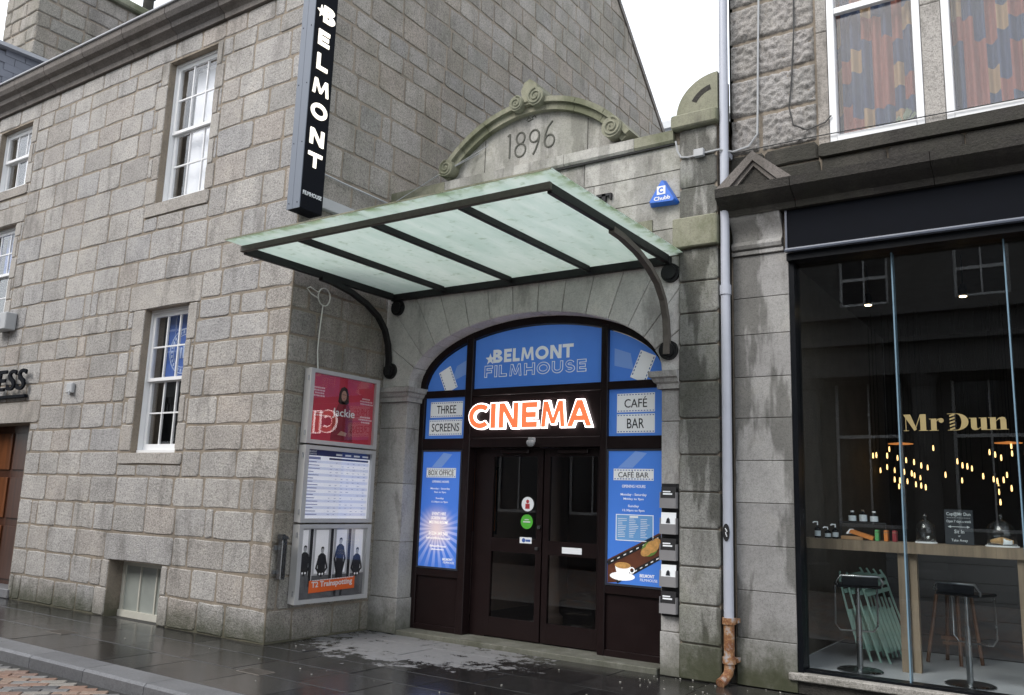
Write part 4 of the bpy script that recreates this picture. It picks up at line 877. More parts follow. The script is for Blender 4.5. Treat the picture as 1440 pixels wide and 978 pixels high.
cm = thing('dome_camera', 'small grey dome camera under the illuminated red sign', 'camera', (-5.5, EY, 2.33)); MB().box(-5.55, -5.46, EY-0.05, EY-0.013, 2.34, 2.395, 0.006).build('bracket', M_cable, cm); MB().lathe([(0.015, 2.285), (0.04, 2.30), (0.052, 2.33), (0.045, 2.36)], -5.505, EY-0.055, 14).build('dome', M_cable, cm, smooth=True)
# lobby behind the doors
lob = thing('lobby', 'dim entrance lobby seen through the glass doors', 'lobby', (-5.4, 10.5, 0))
M_lobwall = plain('lobby_wall', (0.16, 0.085, 0.06), 0.7); M_lobfl = plain('lobby_floor', (0.10, 0.085, 0.075), 0.5); M_cream2 = plain('cream_plaster', (0.55, 0.48, 0.40), 0.6)
box('floor', M_lobfl, lob, -7.6, -3.6, DY+0.08, 13.0, -0.02, 0.05); box('ceiling', M_dark, lob, -7.6, -3.6, DY+0.08, 13.0, 2.9, 3.0)
box('back_wall', M_lobwall, lob, -7.6, -3.6, 12.9, 13.0, 0.05, 2.9); box('side_wall', M_cream2, lob, -7.62, -7.55, DY+0.09, 12.9, 0.05, 2.9); box('side_wall', M_lobwall, lob, -3.65, -3.58, DY+0.09, 12.9, 0.05, 2.9)
tag(MB().lathe([(0.2, 0.05), (0.2, 0.15), (0.15, 0.2), (0.14, 2.6), (0.2, 2.7), (0.22, 2.9)], -6.25, 10.2, 20).build('lobby_column', M_cream2, smooth=R(35)), 'pale round column standing in the dim lobby behind the doors', 'column')
M_orange = plain('orange_poster', (0.62, 0.22, 0.05), 0.5, 0, 0.4, 5); lp = thing('lobby_poster', 'orange framed poster on the lobby wall seen through the door glass', 'poster', (-7.5, 10.3, 1.6)); box('sheet', M_orange, lp, -7.54, -7.525, 9.9, 10.7, 1.2, 2.1); MB().box(-7.55, -7.52, 9.85, 9.9, 1.15, 2.15).box(-7.55, -7.52, 10.7, 10.75, 1.15, 2.15).build('frame', M_blackm, lp)
# ---------------------------------------------------------------- illuminated CINEMA sign
cs_ = thing('cinema_sign', 'illuminated red-orange CINEMA letters with glowing white outlines on a dark panel', 'sign', (-5.52, EY, 2.4))
MB().box(ML1+0.004, MR0-0.004, EY+0.0, EY+0.05, 2.405, 2.918).build('back_panel', M_brown, cs_)
M_neonw = emit('white_neon', (1.0, 0.88, 0.88), 2.4); M_neono = emit('orange_face', (1.0, 0.20, 0.07), 0.5, (0.8, 0.2, 0.08))
words = [('C', -6.43, -6.135), ('I', -6.10, -6.03), ('N', -5.975, -5.70), ('E', -5.645, -5.43), ('M', -5.39, -5.03), ('A', -5.015, -4.70)]
for ch, x0, x1 in words:
    z0, z1 = 2.515, 2.815
    e = 0.015; L = block_letter('letter', ch, M_neonw, cs_, street(x0-e, EY-0.012, z0-e), x1-x0+2*e, z1-z0+2*e, 0.03, 0.30)
    block_letter('letter_face', ch, M_neono, L, street(x0, EY-0.03, z0), x1-x0, z1-z0, 0.024, 0.215)
# ---------------------------------------------------------------- two light boxes beside the doors
M_lb = blue_mat('lightbox_blue', (0.035, 0.12, 0.50), (0.06, 0.19, 0.64), 0.26, burst=(-6.90, 1.28)); M_lb2 = blue_mat('lightbox_blue_plain', (0.04, 0.14, 0.52), (0.07, 0.22, 0.66), 0.2)
M_txtw = emit('lit_white_text', (0.75, 0.82, 0.95), 0.15); M_txty = emit('lit_warm_text', (1.0, 0.88, 0.75), 0.3)
M_lframe = plain('lightbox_frame', (0.03, 0.035, 0.05), 0.4)
def lightbox(label, x0, x1, z0, z1, m):
    t = thing('light_box', label, 'sign', ((x0+x1)/2, EY, z0)); y0 = EY-0.02
    fr = MB(); w = 0.022; fr.box(x0, x0+w, y0, EY+0.05, z0, z1).box(x1-w, x1, y0, EY+0.05, z0, z1).box(x0+w, x1-w, y0, EY+0.05, z1-w, z1).box(x0+w, x1-w, y0, EY+0.05, z0, z0+w); fr.build('frame', M_lframe, t)
    p = MB().box(x0+w, x1-w, y0+0.012, EY+0.04, z0+w, z1-w).build('print', m, t); return t, p, y0+0.012
t1, p1, yb = lightbox('backlit blue panel headed BOX OFFICE with sunburst left of the doors', LX0+0.004, ML0-0.004, 0.792, 2.256, M_lb)
def ctext(parent, body, cx, z, w, h, m, y, off=0.0): text('lettering', body, m, parent, street(cx-w/2, y-0.003, z), w, h, 0.002, off)
frame_card(p1, -7.10, -6.63, 1.91, 2.03, yb, 'BOX OFFICE', tw=0.86)
MB().prism([(-7.02, 2.04), (-6.86, 2.04), (-6.70, 2.20), (-6.84, 2.22)], 'y', yb-0.002, yb).build('faint_strip', M_lblue, p1)
cx = -6.865
for body, z, w, h in (('OPENING HOURS', 1.845, 0.27, 0.028), ('Monday - Saturday', 1.755, 0.31, 0.03), ('9am to 9pm', 1.712, 0.19, 0.028), ('Sunday', 1.635, 0.13, 0.03), ('12.30pm to 9pm', 1.592, 0.26, 0.028)): ctext(p1, body, cx, z, w, h, M_txtw, yb, 0.01)
for body, z, w, h in (('EVENT HIRE', 1.445, 0.22, 0.036), ('SCREEN HIRE', 1.392, 0.24, 0.036), ('MEETING ROOMS', 1.339, 0.30, 0.036), ('01224 343 500', 1.20, 0.30, 0.042), ('belmontfilmhouse.com', 1.15, 0.38, 0.03), ('/BelmontFilmhouse', 1.055, 0.26, 0.028), ('@belmontaberdeen', 1.015, 0.20, 0.024)): ctext(p1, body, cx, z, w, h, M_txty, yb, 0.008)
ctext(p1, 'BELMONT', -6.70, 0.90, 0.16, 0.03, M_txtw, yb, 0.03); ctext(p1, 'FILMHOUSE', -6.68, 0.865, 0.17, 0.026, M_txtw, yb)
t2, p2, yb = lightbox('backlit blue panel headed CAFÉ BAR with coffee cup picture right of the doors', MR1+0.004, RX1-0.004, 0.792, 2.256, M_lb2)
frame_card(p2, -4.43, -3.95, 1.915, 2.04, yb, 'CAFÉ BAR', tw=0.76)
MB().prism([(-4.38, 2.05), (-4.20, 2.05), (-4.03, 2.21), (-4.17, 2.23)], 'y', yb-0.002, yb).build('faint_strip', M_lblue, p2)
cx = -4.185
for body, z, w, h in (('OPENING HOURS', 1.835, 0.28, 0.032), ('Monday - Saturday', 1.742, 0.31, 0.034), ('Midday to 9pm', 1.698, 0.24, 0.03), ('Sunday', 1.62, 0.13, 0.034), ('12.30pm to 9pm', 1.576, 0.26, 0.03)): ctext(p2, body, cx, z, w, h, M_txtw, yb, 0.012)
M_menu = blue_mat('menu_print', (0.12, 0.28, 0.58), (0.16, 0.36, 0.62), 0.12); 
mn = MB().box(-4.39, -3.955, yb-0.002, yb, 1.275, 1.545).build('menu', M_menu, p2)
fr = MB()
for a in ((-4.395, -4.387, 1.27, 1.55), (-3.958, -3.95, 1.27, 1.55)): fr.box(a[0], a[1], yb-0.004, yb, a[2], a[3])
for a in ((1.27, 1.278), (1.542, 1.55)): fr.box(-4.395, -3.95, yb-0.0035, yb, a[0], a[1])
fr.build('menu_border', M_txtw, p2); ml = MB(); rr = random.Random(2)
for cxx in (-4.37, -4.235, -4.10):
    for k in range(11): ml.box(cxx, cxx+rr.uniform(0.05, 0.11), yb-0.0035, yb-0.002, 1.50-k*0.019, 1.505-k*0.019)
ml.box(-4.23, -4.13, yb-0.0035, yb-0.002, 1.515, 1.535); ml.build('menu_lines', M_pw, mn)
# slanting film strip with food picture
M_coffee = plain('brown_print', (0.12, 0.035, 0.015), 0.5, 0, 0.5, 9); M_food = plain('golden_print', (0.62, 0.33, 0.10), 0.6, 0, 0.6, 26); M_cup = emit('cup_print', (0.85, 0.85, 0.88), 0.3); M_leaf = plain('leaf_print', (0.14, 0.26, 0.05), 0.6, 0, 0.6, 30); M_blk = plain('strip_print', (0.01, 0.01, 0.012), 0.5)
fs_ = MB().prism([(-4.49, 0.815), (-4.37, 0.83), (-3.862, 1.12), (-3.862, 1.38), (-4.49, 1.06)], 'y', yb-0.002, yb).build('food_strip', M_coffee, p2)
ed = MB(); 
for (a, b) in (((-4.49, 1.02), (-3.862, 1.335)), ((-4.38, 0.835), (-3.862, 1.125))):
    A, B = Vector(a), Vector(b); d = (B-A).normalized(); nn = Vector((-d.y, d.x))*0.022; ed.prism([tuple(A-nn), tuple(B-nn), tuple(B+nn), tuple(A+nn)], 'y', yb-0.004, yb-0.002)
ed.build('strip_edge', M_blk, fs_); pf = MB()
for (a, b) in (((-4.47, 1.03), (-3.87, 1.331)), ((-4.37, 0.84), (-3.87, 1.12))):
    A, B = Vector(a), Vector(b)
    for k in range(8):
        c_ = A+(B-A)*(k+0.5)/8; pf.prism([(c_.x-0.014, c_.y-0.013), (c_.x+0.014, c_.y+0.001), (c_.x+0.014, c_.y+0.013), (c_.x-0.014, c_.y-0.001)], 'y', yb-0.0055, yb-0.004)
pf.build('perforations', M_pw, fs_)['kind'] = 'stuff'
def ellipse(cx, cz, rx, rz, y0, y1, seg=20, rot=0): 
    return MB().prism([(cx+rx*math.cos(2*math.pi*k/seg)*math.cos(rot)-rz*math.sin(2*math.pi*k/seg)*math.sin(rot), cz+rx*math.cos(2*math.pi*k/seg)*math.sin(rot)+rz*math.sin(2*math.pi*k/seg)*math.cos(rot)) for k in range(seg)], 'y', y0, y1)
ellipse(-4.31, 0.895, 0.15, 0.045, yb-0.006, yb-0.0045).build('saucer', M_cup, fs_)
MB().prism([(-4.40, 1.01), (-4.375, 0.925), (-4.31, 0.885), (-4.23, 0.925), (-4.21, 1.01)], 'y', yb-0.008, yb-0.006).build('cup', M_cup, fs_); ellipse(-4.305, 1.01, 0.095, 0.034, yb-0.0095, yb-0.008).build('coffee', M_food, fs_); ring(-4.195, 0.965, 0.022, 0.034, yb-0.008, yb-0.006, 14).build('cup_handle', M_cup, fs_)
for kf, a in enumerate(((-3.99, 1.20, 0.10, 0.075, M_leaf), (-3.96, 1.225, 0.085, 0.06, M_food), (-4.03, 1.17, 0.07, 0.045, M_food), (-3.91, 1.275, 0.045, 0.04, M_food))): ellipse(a[0], a[1], a[2], a[3], yb-0.0062-0.0007*kf, yb-0.0045-0.0001*kf, 14, 0.5).build('food', a[4], fs_)
ctext(p2, 'BELMONT', -4.02, 0.90, 0.17, 0.034, M_txtw, yb, 0.03); ctext(p2, 'FILMHOUSE', -4.0, 0.86, 0.2, 0.028, M_txtw, yb)
# ---------------------------------------------------------------- tall projecting sign
ps = thing('projecting_sign', 'tall black box sign with lit vertical BELMONT letters on the house corner', 'sign', (-7.6, 6.6, 4.9))
MB().box(HX+0.026, -7.475, 6.452, 6.80, 4.93, 7.95, 0.006).build('box', M_blackm, ps)
MB().box(HX+0.024, HX+0.12, 6.440, 6.450, 4.932, 7.95).build('edge_plate', M_signgrey, ps); MB().box(HX+0.124, -7.478, 6.440, 6.450, 4.932, 7.95).build('edge_plate', M_signgrey, ps)
mb = MB()
for z in (5.0, 5.75, 6.5, 7.25):
    for xx in (HX+0.06, HX+0.20): mb.prism([(xx+0.007*math.cos(2*math.pi*k/8), z+0.007*math.sin(2*math.pi*k/8)) for k in range(8)], 'y', 6.436, 6.440)
mb.build('screws', M_blackm, ps)
M_lit = emit('lit_letters', (1.0, 0.90, 0.74), 0.8); SXF = -7.4745
vl = [('B', 6.575, 6.765, 7.35, 7.57), ('E', 6.52, 6.70, 7.035, 7.235), ('L', 6.525, 6.70, 6.715, 6.925), ('M', 6.475, 6.765, 6.40, 6.595), ('O', 6.49, 6.75, 6.085, 6.29), ('N', 6.51, 6.73, 5.755, 5.955), ('T', 6.505, 6.725, 5.47, 5.655)]
for ch, ya, yb2, za, zb in vl: block_letter('letter', ch, M_lit, ps, side(SXF, ya, za), yb2-ya, zb-za, 0.012, 0.25)
mb = MB().prism([(6.545+(0.075 if i % 2 == 0 else 0.032)*math.cos(R(100+36*i)), 7.47+(0.085 if i % 2 == 0 else 0.036)*math.sin(R(100+36*i))) for i in range(10)], 'x', SXF, SXF+0.013); mb.build('star', M_lit, ps)
M_sm = plain('small_white', (0.7, 0.72, 0.74), 0.5); text('lettering', 'FILMHOUSE', M_sm, ps, side(SXF, 6.475, 5.105), 0.29, 0.05, 0.006, 0.01)
# ---------------------------------------------------------------- poster cases on the gable
CXF = -7.585
def case(label, y0, y1, z0, z1):
    t = thing('poster_case', label, 'poster case', (HX, (y0+y1)/2, z0)); f = 0.062
    MB().box(HX+0.022, CXF-0.045, y0+0.004, y1-0.004, z0+0.004, z1-0.004).build('back_box', M_alu, t)
    fr = MB(); fr.box(CXF-0.043, CXF, y0, y0+f, z0, z1).box(CXF-0.043, CXF, y1-f, y1, z0, z1).box(CXF-0.043, CXF-0.001, y0+f, y1-f, z1-f*0.75, z1).box(CXF-0.043, CXF-0.001, y0+f, y1-f, z0, z0+f*0.75); fr.build('frame', M_alu, t)
    MB().box(CXF-0.012, CXF-0.009, y0+f, y1-f, z0+f*0.75, z1-f*0.75).build('pane', M_caseglass, t)
    for zz in (z0+0.12, z1-0.12): MB().tube([(CXF-0.03, y0-0.008, zz-0.03), (CXF-0.03, y0-0.008, zz+0.03)], 0.008, 6).build('hinge', M_steel, t)
    return t
CY0, CY1 = 6.92, 8.10; SXP = CXF-0.042
k1 = case('silver poster case holding the red film poster, top of the three on the gable', CY0, CY1, 2.235, 3.12)
k2 = case('silver poster case holding the white film timetable, middle of the three on the gable', CY0, CY1, 1.325, 2.215)
k3 = case('silver poster case with black and white film poster, lowest on the gable', CY0, CY1, 0.415, 1.305)
def sheet(name, m, parent, y0, y1, z0, z1, k): return MB().box(SXP+0.002*k-0.0015, SXP+0.002*k, y0, y1, z0, z1).build(name, m, parent)
def polyx(name, m, parent, pts, k): return MB().prism(pts, 'x', SXP+0.002*k-0.0015, SXP+0.002*k).build(name, m, parent)
def tside(parent, body, y, z, w, h, m, k, off=0.0): text('lettering', body, m, parent, side(SXP+0.002*k-0.0015, y, z), w, h, 0.0015, off)
def ovy(cy, cz, ry, rz, n_=18): return [(cy+ry*math.cos(2*math.pi*i/n_), cz+rz*math.sin(2*math.pi*i/n_)) for i in range(n_)]
M_rp = plain('red_poster', (0.50, 0.03, 0.06), 0.5, 0, 0.25, 3); M_rp2 = plain('deep_red', (0.22, 0.012, 0.025), 0.5, 0, 0.3, 6); M_hair = plain('dark_hair_print', (0.03, 0.015, 0.012), 0.6); M_skin = plain('skin_print', (0.42, 0.24, 0.18), 0.6); M_pink = plain('pink_text', (0.70, 0.48, 0.50), 0.6)
po1 = thing('film_poster', 'red film poster with a woman in red and the white title Jackie', 'poster', (SXP, 7.5, 2.3)); yA, yB = CY0+0.062, CY1-0.062
sheet('sheet', M_rp, po1, yA, yB, 2.28, 3.075, 1)
polyx('dress', M_rp2, po1, [(7.36, 2.60), (7.33, 2.30), (7.70, 2.30), (7.68, 2.60), (7.60, 2.745), (7.55, 2.77), (7.47, 2.77), (7.43, 2.745)], 2)
polyx('hair', M_hair, po1, [(7.42, 2.77), (7.43, 2.88), (7.46, 2.945), (7.51, 2.965), (7.56, 2.945), (7.59, 2.88), (7.60, 2.77), (7.56, 2.745), (7.46, 2.745)], 3); polyx('face', M_skin, po1, ovy(7.51, 2.85, 0.044, 0.066), 4); polyx('eyes', M_hair, po1, [(7.48, 2.862), (7.54, 2.862), (7.54, 2.868), (7.48, 2.868)], 5); polyx('mouth', M_rp2, po1, [(7.497, 2.814), (7.523, 2.814), (7.518, 2.820), (7.502, 2.820)], 5); polyx('neck', M_skin, po1, [(7.485, 2.75), (7.535, 2.75), (7.535, 2.80), (7.485, 2.80)], 3); polyx('hands', M_skin, po1, [(7.44, 2.37), (7.58, 2.36), (7.60, 2.40), (7.50, 2.42)], 3)
tside(po1, 'Jackie', 7.33, 2.565, 0.38, 0.125, M_white, 5, 0.012)
rr = random.Random(9)
for cy, cz, n_ in ((7.10, 2.80, 4), (7.90, 2.78, 3), (7.13, 2.57, 2), (7.90, 2.55, 3)):
    for k in range(n_):
        w = rr.uniform(0.12, 0.22); z = cz+k*0.032; mb = MB(); yy = cy-w/2
        while yy < cy+w/2: e = yy+rr.uniform(0.014, 0.034); mb.box(SXP+0.0025, SXP+0.004, yy, e, z, z+0.018); yy = e+0.007
        mb.build('small_print', M_pink, po1)
po2 = thing('film_timetable', 'white printed film timetable with navy header in the silver case', 'timetable', (SXP, 7.5, 1.4)); M_paper = emit('white_paper', (0.72, 0.73, 0.82), 0.22, (0.72, 0.73, 0.78))  # paper glow added to brighten the timetable, as if backlit
M_hd = plain('navy_header', (0.02, 0.03, 0.12), 0.5); M_tx = plain('blue_text', (0.24, 0.27, 0.48), 0.6); M_row = emit('pale_row', (0.55, 0.60, 0.78), 0.16, (0.6, 0.63, 0.76))  # row bands share the added paper glow
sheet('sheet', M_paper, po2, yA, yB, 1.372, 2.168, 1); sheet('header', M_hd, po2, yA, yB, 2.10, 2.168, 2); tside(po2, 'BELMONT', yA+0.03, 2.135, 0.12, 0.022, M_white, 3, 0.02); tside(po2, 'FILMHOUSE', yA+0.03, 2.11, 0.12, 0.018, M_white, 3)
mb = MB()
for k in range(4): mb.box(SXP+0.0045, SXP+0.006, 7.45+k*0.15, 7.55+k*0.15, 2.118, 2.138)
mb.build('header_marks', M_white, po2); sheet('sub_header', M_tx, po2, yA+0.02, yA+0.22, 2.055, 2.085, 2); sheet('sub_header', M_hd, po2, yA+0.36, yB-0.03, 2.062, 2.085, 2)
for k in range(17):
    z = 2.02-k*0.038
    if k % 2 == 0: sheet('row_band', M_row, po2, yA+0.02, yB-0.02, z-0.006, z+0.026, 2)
    mb = MB(); mb.box(SXP+0.0045, SXP+0.006, yA+0.03, yA+0.03+rr.uniform(0.08, 0.20), z+0.002, z+0.011)
    for j in range(7):
        if rr.random() < 0.7: mb.box(SXP+0.0045, SXP+0.006, 7.36+j*0.095, 7.36+j*0.095+rr.uniform(0.02, 0.04), z+0.004, z+0.009)
    mb.build('timetable_row', M_tx, po2)
po3 = thing('film_poster', 'black and white film poster of four figures in cubicles with an orange title strip', 'poster', (SXP, 7.5, 0.46)); M_bw = plain('grey_print', (0.42, 0.42, 0.43), 0.6, 0, 0.35, 5); M_bk = plain('black_print', (0.015, 0.015, 0.017), 0.5, 0, 0.5, 12); M_lg = emit('light_print', (0.7, 0.7, 0.72), 0.12, (0.70, 0.70, 0.72)); M_or = plain('orange_print', (0.75, 0.13, 0.02), 0.5, 0, 0.06); M_mg = plain('mid_print', (0.10, 0.10, 0.105), 0.6, 0, 0.6, 10)  # light areas of this print carry a slight added glow
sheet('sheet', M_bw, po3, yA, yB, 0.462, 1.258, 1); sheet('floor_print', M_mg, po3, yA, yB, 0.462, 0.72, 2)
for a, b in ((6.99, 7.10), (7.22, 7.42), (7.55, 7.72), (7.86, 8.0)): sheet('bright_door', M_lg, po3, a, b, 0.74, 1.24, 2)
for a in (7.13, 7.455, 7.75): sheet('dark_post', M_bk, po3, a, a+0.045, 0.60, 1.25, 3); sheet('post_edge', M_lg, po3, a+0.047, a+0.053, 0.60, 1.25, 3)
for cy, top, seat in ((7.06, 1.06, 0.72), (7.33, 1.04, 0.70), (7.62, 1.14, 0.62), (7.91, 1.02, 0.68)):
    s = (top-seat)/0.34
    polyx('torso', M_bk, po3, [(cy-0.055, seat), (cy-0.062, top-0.10), (cy-0.02, top-0.068), (cy+0.02, top-0.068), (cy+0.062, top-0.10), (cy+0.055, seat)], 4); polyx('face', M_bw, po3, ovy(cy, top-0.035, 0.024, 0.036), 5); polyx('hair', M_bk, po3, [(cy-0.024, top-0.03), (cy-0.02, top+0.0), (cy, top+0.008), (cy+0.02, top+0.0), (cy+0.024, top-0.03), (cy+0.012, top-0.014), (cy-0.012, top-0.014)], 6)
    for q_ in (-1, 1):
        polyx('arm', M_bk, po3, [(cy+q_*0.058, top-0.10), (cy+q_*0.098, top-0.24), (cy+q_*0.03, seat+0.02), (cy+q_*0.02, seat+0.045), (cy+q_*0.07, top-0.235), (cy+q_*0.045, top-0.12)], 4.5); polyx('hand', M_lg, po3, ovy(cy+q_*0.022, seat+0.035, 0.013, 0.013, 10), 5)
        polyx('leg', M_mg if seat > 0.65 else M_bk, po3, [(cy+q_*0.01, seat+0.02), (cy+q_*0.055, seat+0.02), (cy+q_*0.08, seat-0.03), (cy+q_*0.06, seat-0.15), (cy+q_*0.03, seat-0.15), (cy+q_*0.035, seat-0.04)], 4.2)
polyx('title_strip', M_or, po3, [(7.15, 0.525), (7.89, 0.545), (7.89, 0.685), (7.15, 0.665)], 6); text('lettering', 'T2 Trainspotting', M_white, po3, T(SXP+0.0125, 7.19, 0.565) @ GABLE @ TXT @ Matrix.Rotation(R(1.5), 4, 'Z'), 0.66, 0.085, 0.0015, 0.022)
mb = MB(); yy = 7.2
while yy < 7.84: e = yy+rr.uniform(0.02, 0.05); mb.box(SXP+0.0122, SXP+0.0135, yy, e, 0.659+(yy-7.2)*0.022, 0.669+(yy-7.2)*0.022); yy = e+0.008
mb.build('small_print', M_white, po3)
# cigarette bin, flex loop
cb = thing('cigarette_bin', 'slim steel cigarette bin fixed to the house corner by the poster cases', 'bin', (-7.66, 6.75, 0.7))
MB().box(HX+0.045, HX+0.12, 6.70, 6.775, 0.70, 1.14, 0.008).build('body', M_steel, cb); MB().prism([(6.69, 1.14), (6.785, 1.14), (6.785, 1.16), (6.71, 1.20), (6.69, 1.19)], 'x', HX+0.04, HX+0.125).build('hood', M_steel, cb); MB().box(HX+0.022, HX+0.045, 6.66, 6.80, 1.02, 1.07).box(HX+0.022, HX+0.045, 6.66, 6.80, 0.76, 0.80).build('wall_fixing', M_steel, cb)
pts = [(HX+0.05, 7.11+0.105*math.cos(a)*(1-0.008*a), 4.02+0.11*math.sin(a)) for a in [i*0.45 for i in range(30)]]
wr = thing('coiled_flex', 'white coiled flex hanging on the gable above the poster cases', 'flex', (HX, 7.1, 3.1))
MB().tube(pts, 0.007, 5).tube([(HX+0.05, 7.0, 4.06), (HX+0.07, 6.86, 4.09), (HX+0.08, 6.80, 4.06), (HX+0.07, 6.88, 4.01), (HX+0.05, 7.0, 3.99)], 0.008, 5).build('coil', M_white_w, wr)
MB().tube([(HX+0.05, 7.10, 3.92), (HX+0.04, 7.085, 3.6), (HX+0.04, 7.075, 3.35), (HX+0.045, 7.10, 3.12)], 0.008, 6).build('drop', M_white_w, wr)
# ---------------------------------------------------------------- leaflet rack on the right pier
lr = thing('leaflet_rack', 'grey vertical rack of five leaflet holders on the stone pier by the entrance', 'leaflet rack', (-3.64, FY, 0.58))
MB().box(-3.735, -3.548, FY-0.03, FY-0.014, 0.57, 1.88, 0.003).build('back_plate', M_iron, lr)
M_hold = plain('grey_plastic', (0.24, 0.235, 0.24), 0.4)
for k in range(5):
    z = 0.60+k*0.258
    h = MB().box(-3.730, -3.553, FY-0.095, FY-0.090, z, z+0.10).box(-3.730, -3.725, FY-0.09, FY-0.031, z, z+0.16).box(-3.558, -3.553, FY-0.09, FY-0.031, z, z+0.16).box(-3.725, -3.558, FY-0.089, FY-0.031, z, z+0.006).build('holder', M_hold, lr)
    lab = ('black leaflet with white print in the bottom holder of the rack', 'white leaflet with a dark figure in the second holder up of the rack', 'black leaflet with white print in the middle holder of the rack', 'white leaflet with a dark figure in the second holder down of the rack', 'dark leaflet in the top holder of the rack')[k]
    lf = thing('leaflet', lab, 'leaflet', (-3.64, FY-0.06, z), group='leaflets in the rack')
    wht = k in (1, 3); MB().prism([(FY-0.085, z+0.008), (FY-0.075, z+0.008), (FY-0.055, z+0.215), (FY-0.065, z+0.215)], 'x', -3.722, -3.562).build('stack', M_pw if wht else M_blk, lf)
    if wht: MB().prism([(-3.665, z+0.11), (-3.62, z+0.11), (-3.625, z+0.15), (-3.64, z+0.165), (-3.655, z+0.15)], 'y', FY-0.083, FY-0.078).build('picture', M_ink, lf)
    else: MB().box(-3.70, -3.62, FY-0.078, FY-0.071, z+0.16, z+0.172).box(-3.70, -3.60, FY-0.077, FY-0.07, z+0.135, z+0.15).build('picture', M_pw, lf)
# ---------------------------------------------------------------- downpipe and cables between the buildings
dp = thing('downpipe', 'pale grey rainwater downpipe with rusted foot between the pilaster and the shop', 'downpipe', (-3.03, 8.28, 0))
PXc, PYc = -3.03, 8.26
MB().tube([(PXc, PYc, 0.58), (PXc, PYc, 3.86)], 0.048, 14).build('lower_pipe', M_pipe, dp, smooth=R(40)); MB().tube([(PXc, PYc, 3.84), (PXc+0.005, PYc, 9.2)], 0.046, 14).build('upper_pipe', M_pipe, dp, smooth=R(40)); MB().tube([(PXc, PYc, 3.80), (PXc, PYc, 3.90)], 0.058, 14).build('collar', M_pipe, dp, smooth=R(40))
MB().tube([(PXc, PYc, 0.16), (PXc, PYc, 0.60)], 0.050, 14).build('rusted_foot', M_rust, dp, smooth=R(40)); MB().tube([(PXc, PYc, 0.17), (PXc-0.005, PYc-0.015, 0.11), (PXc-0.03, PYc-0.06, 0.055), (PXc-0.05, PYc-0.12, 0.03)], 0.046, 14).build('shoe', M_rust, dp, smooth=R(40))
for z in (0.56, 0.20): MB().tube([(PXc, PYc, z), (PXc, PYc, z+0.06)], 0.064, 14).box(PXc-0.09, PXc+0.07, PYc+0.03, PYc+0.12, z+0.01, z+0.05).build('collar', M_rust, dp, smooth=R(40))
MB().box(PXc-0.04, PXc+0.04, PYc+0.04, PYc+0.14, 5.3, 5.36).build('bracket', M_pipe, dp)
tagm = MB().prism(ovy(PXc, 1.42, 0.035, 0.085), 'y', PYc-0.054, PYc-0.0485).build('paint_blot', M_blk, dp); MB().tube([(PXc-0.008, PYc-0.056, 1.46), (PXc+0.01, PYc-0.056, 1.43), (PXc-0.005, PYc-0.056, 1.42), (PXc+0.008, PYc-0.056, 1.38)], 0.005, 5).build('paint_squiggle', M_white, dp)
tag(MB().tube([(-3.56, FY-0.08, 5.57), (-3.54, FY-0.075, 5.45), (-3.50, FY-0.075, 5.375), (-3.42, FY-0.07, 5.36), (-3.2, FY-0.07, 5.375), (-3.06, 8.19, 5.36), (-2.95, 8.30, 5.35), (-2.80, 8.36, 5.40), (-2.71, 8.37, 5.52), (-2.70, 8.37, 5.8), (-2.685, 8.37, 6.5), (-2.66, 8.37, 7.4)], 0.011, 6).build('pale_conduit', M_cable), 'pale grey cable looping from the pilaster across the downpipe up the rough wall', 'cable')
jb = tag(MB().box(-3.345, -3.235, FY-0.11, FY-0.055, 5.335, 5.42, 0.006).build('junction_box', M_cable), 'small grey junction box on the mossy pilaster top', 'junction box')
tag(MB().tube([(-2.30, 8.385, 7.4), (-2.31, 8.385, 6.6), (-2.35, 8.385, 6.0), (-2.38, 8.39, 5.75), (-2.34, 8.38, 5.55), (-2.2, 8.38, 5.46), (-2.02, 8.38, 5.5), (-1.96, 8.38, 5.56)], 0.008, 5).build('black_cable', M_cabled), 'thin black cable hanging down the rough wall to the white window', 'cable')
tag(MB().tube([(-3.0, 8.385, 5.37), (-2.2, 8.375, 5.37), (-1.2, 8.372, 5.345), (-0.2, 8.372, 5.33), (1.4, 8.372, 5.33)], 0.006, 5).build('black_cable', M_cabled), 'thin black cable strung along the rough wall under the upper windows', 'cable')
# ---------------------------------------------------------------- tenement and shop on the right
TY = 8.42
ten = thing('tenement', 'rough rock-faced granite upper storey with white windows above the black shopfront', 'building', (0, TY, 0))
UO = [(-1.985, -1.115, 5.27, 7.75), (-0.935, -0.065, 5.27, 7.75)]
tw = MB()
for s, e, p, q in wall_sheet(-3.02, 2.7, 4.3, 9.6, UO): tw.add([(s, TY+0.005, p), (e, TY+0.005, p), (e, TY+0.005, q), (s, TY+0.005, q)], [(0, 1, 2, 3)])
for x0, x1, z0, z1 in UO:
    for a in (x0, x1): tw.add([(a, TY, z0), (a, TY+0.3, z0), (a, TY+0.3, z1), (a, TY, z1)], [(0, 1, 2, 3)])
    for b in (z0, z1): tw.add([(x0, TY, b), (x1, TY, b), (x1, TY+0.3, b), (x0, TY+0.3, b)], [(0, 1, 2, 3)])
tw.box(-3.02, -2.98, TY+0.005, 14, 0, 9.6)
twall = tw.build('upper_wall', M_mort, ten)
tss = Stones(); r = random.Random(31)
from mathutils import noise as mnoise
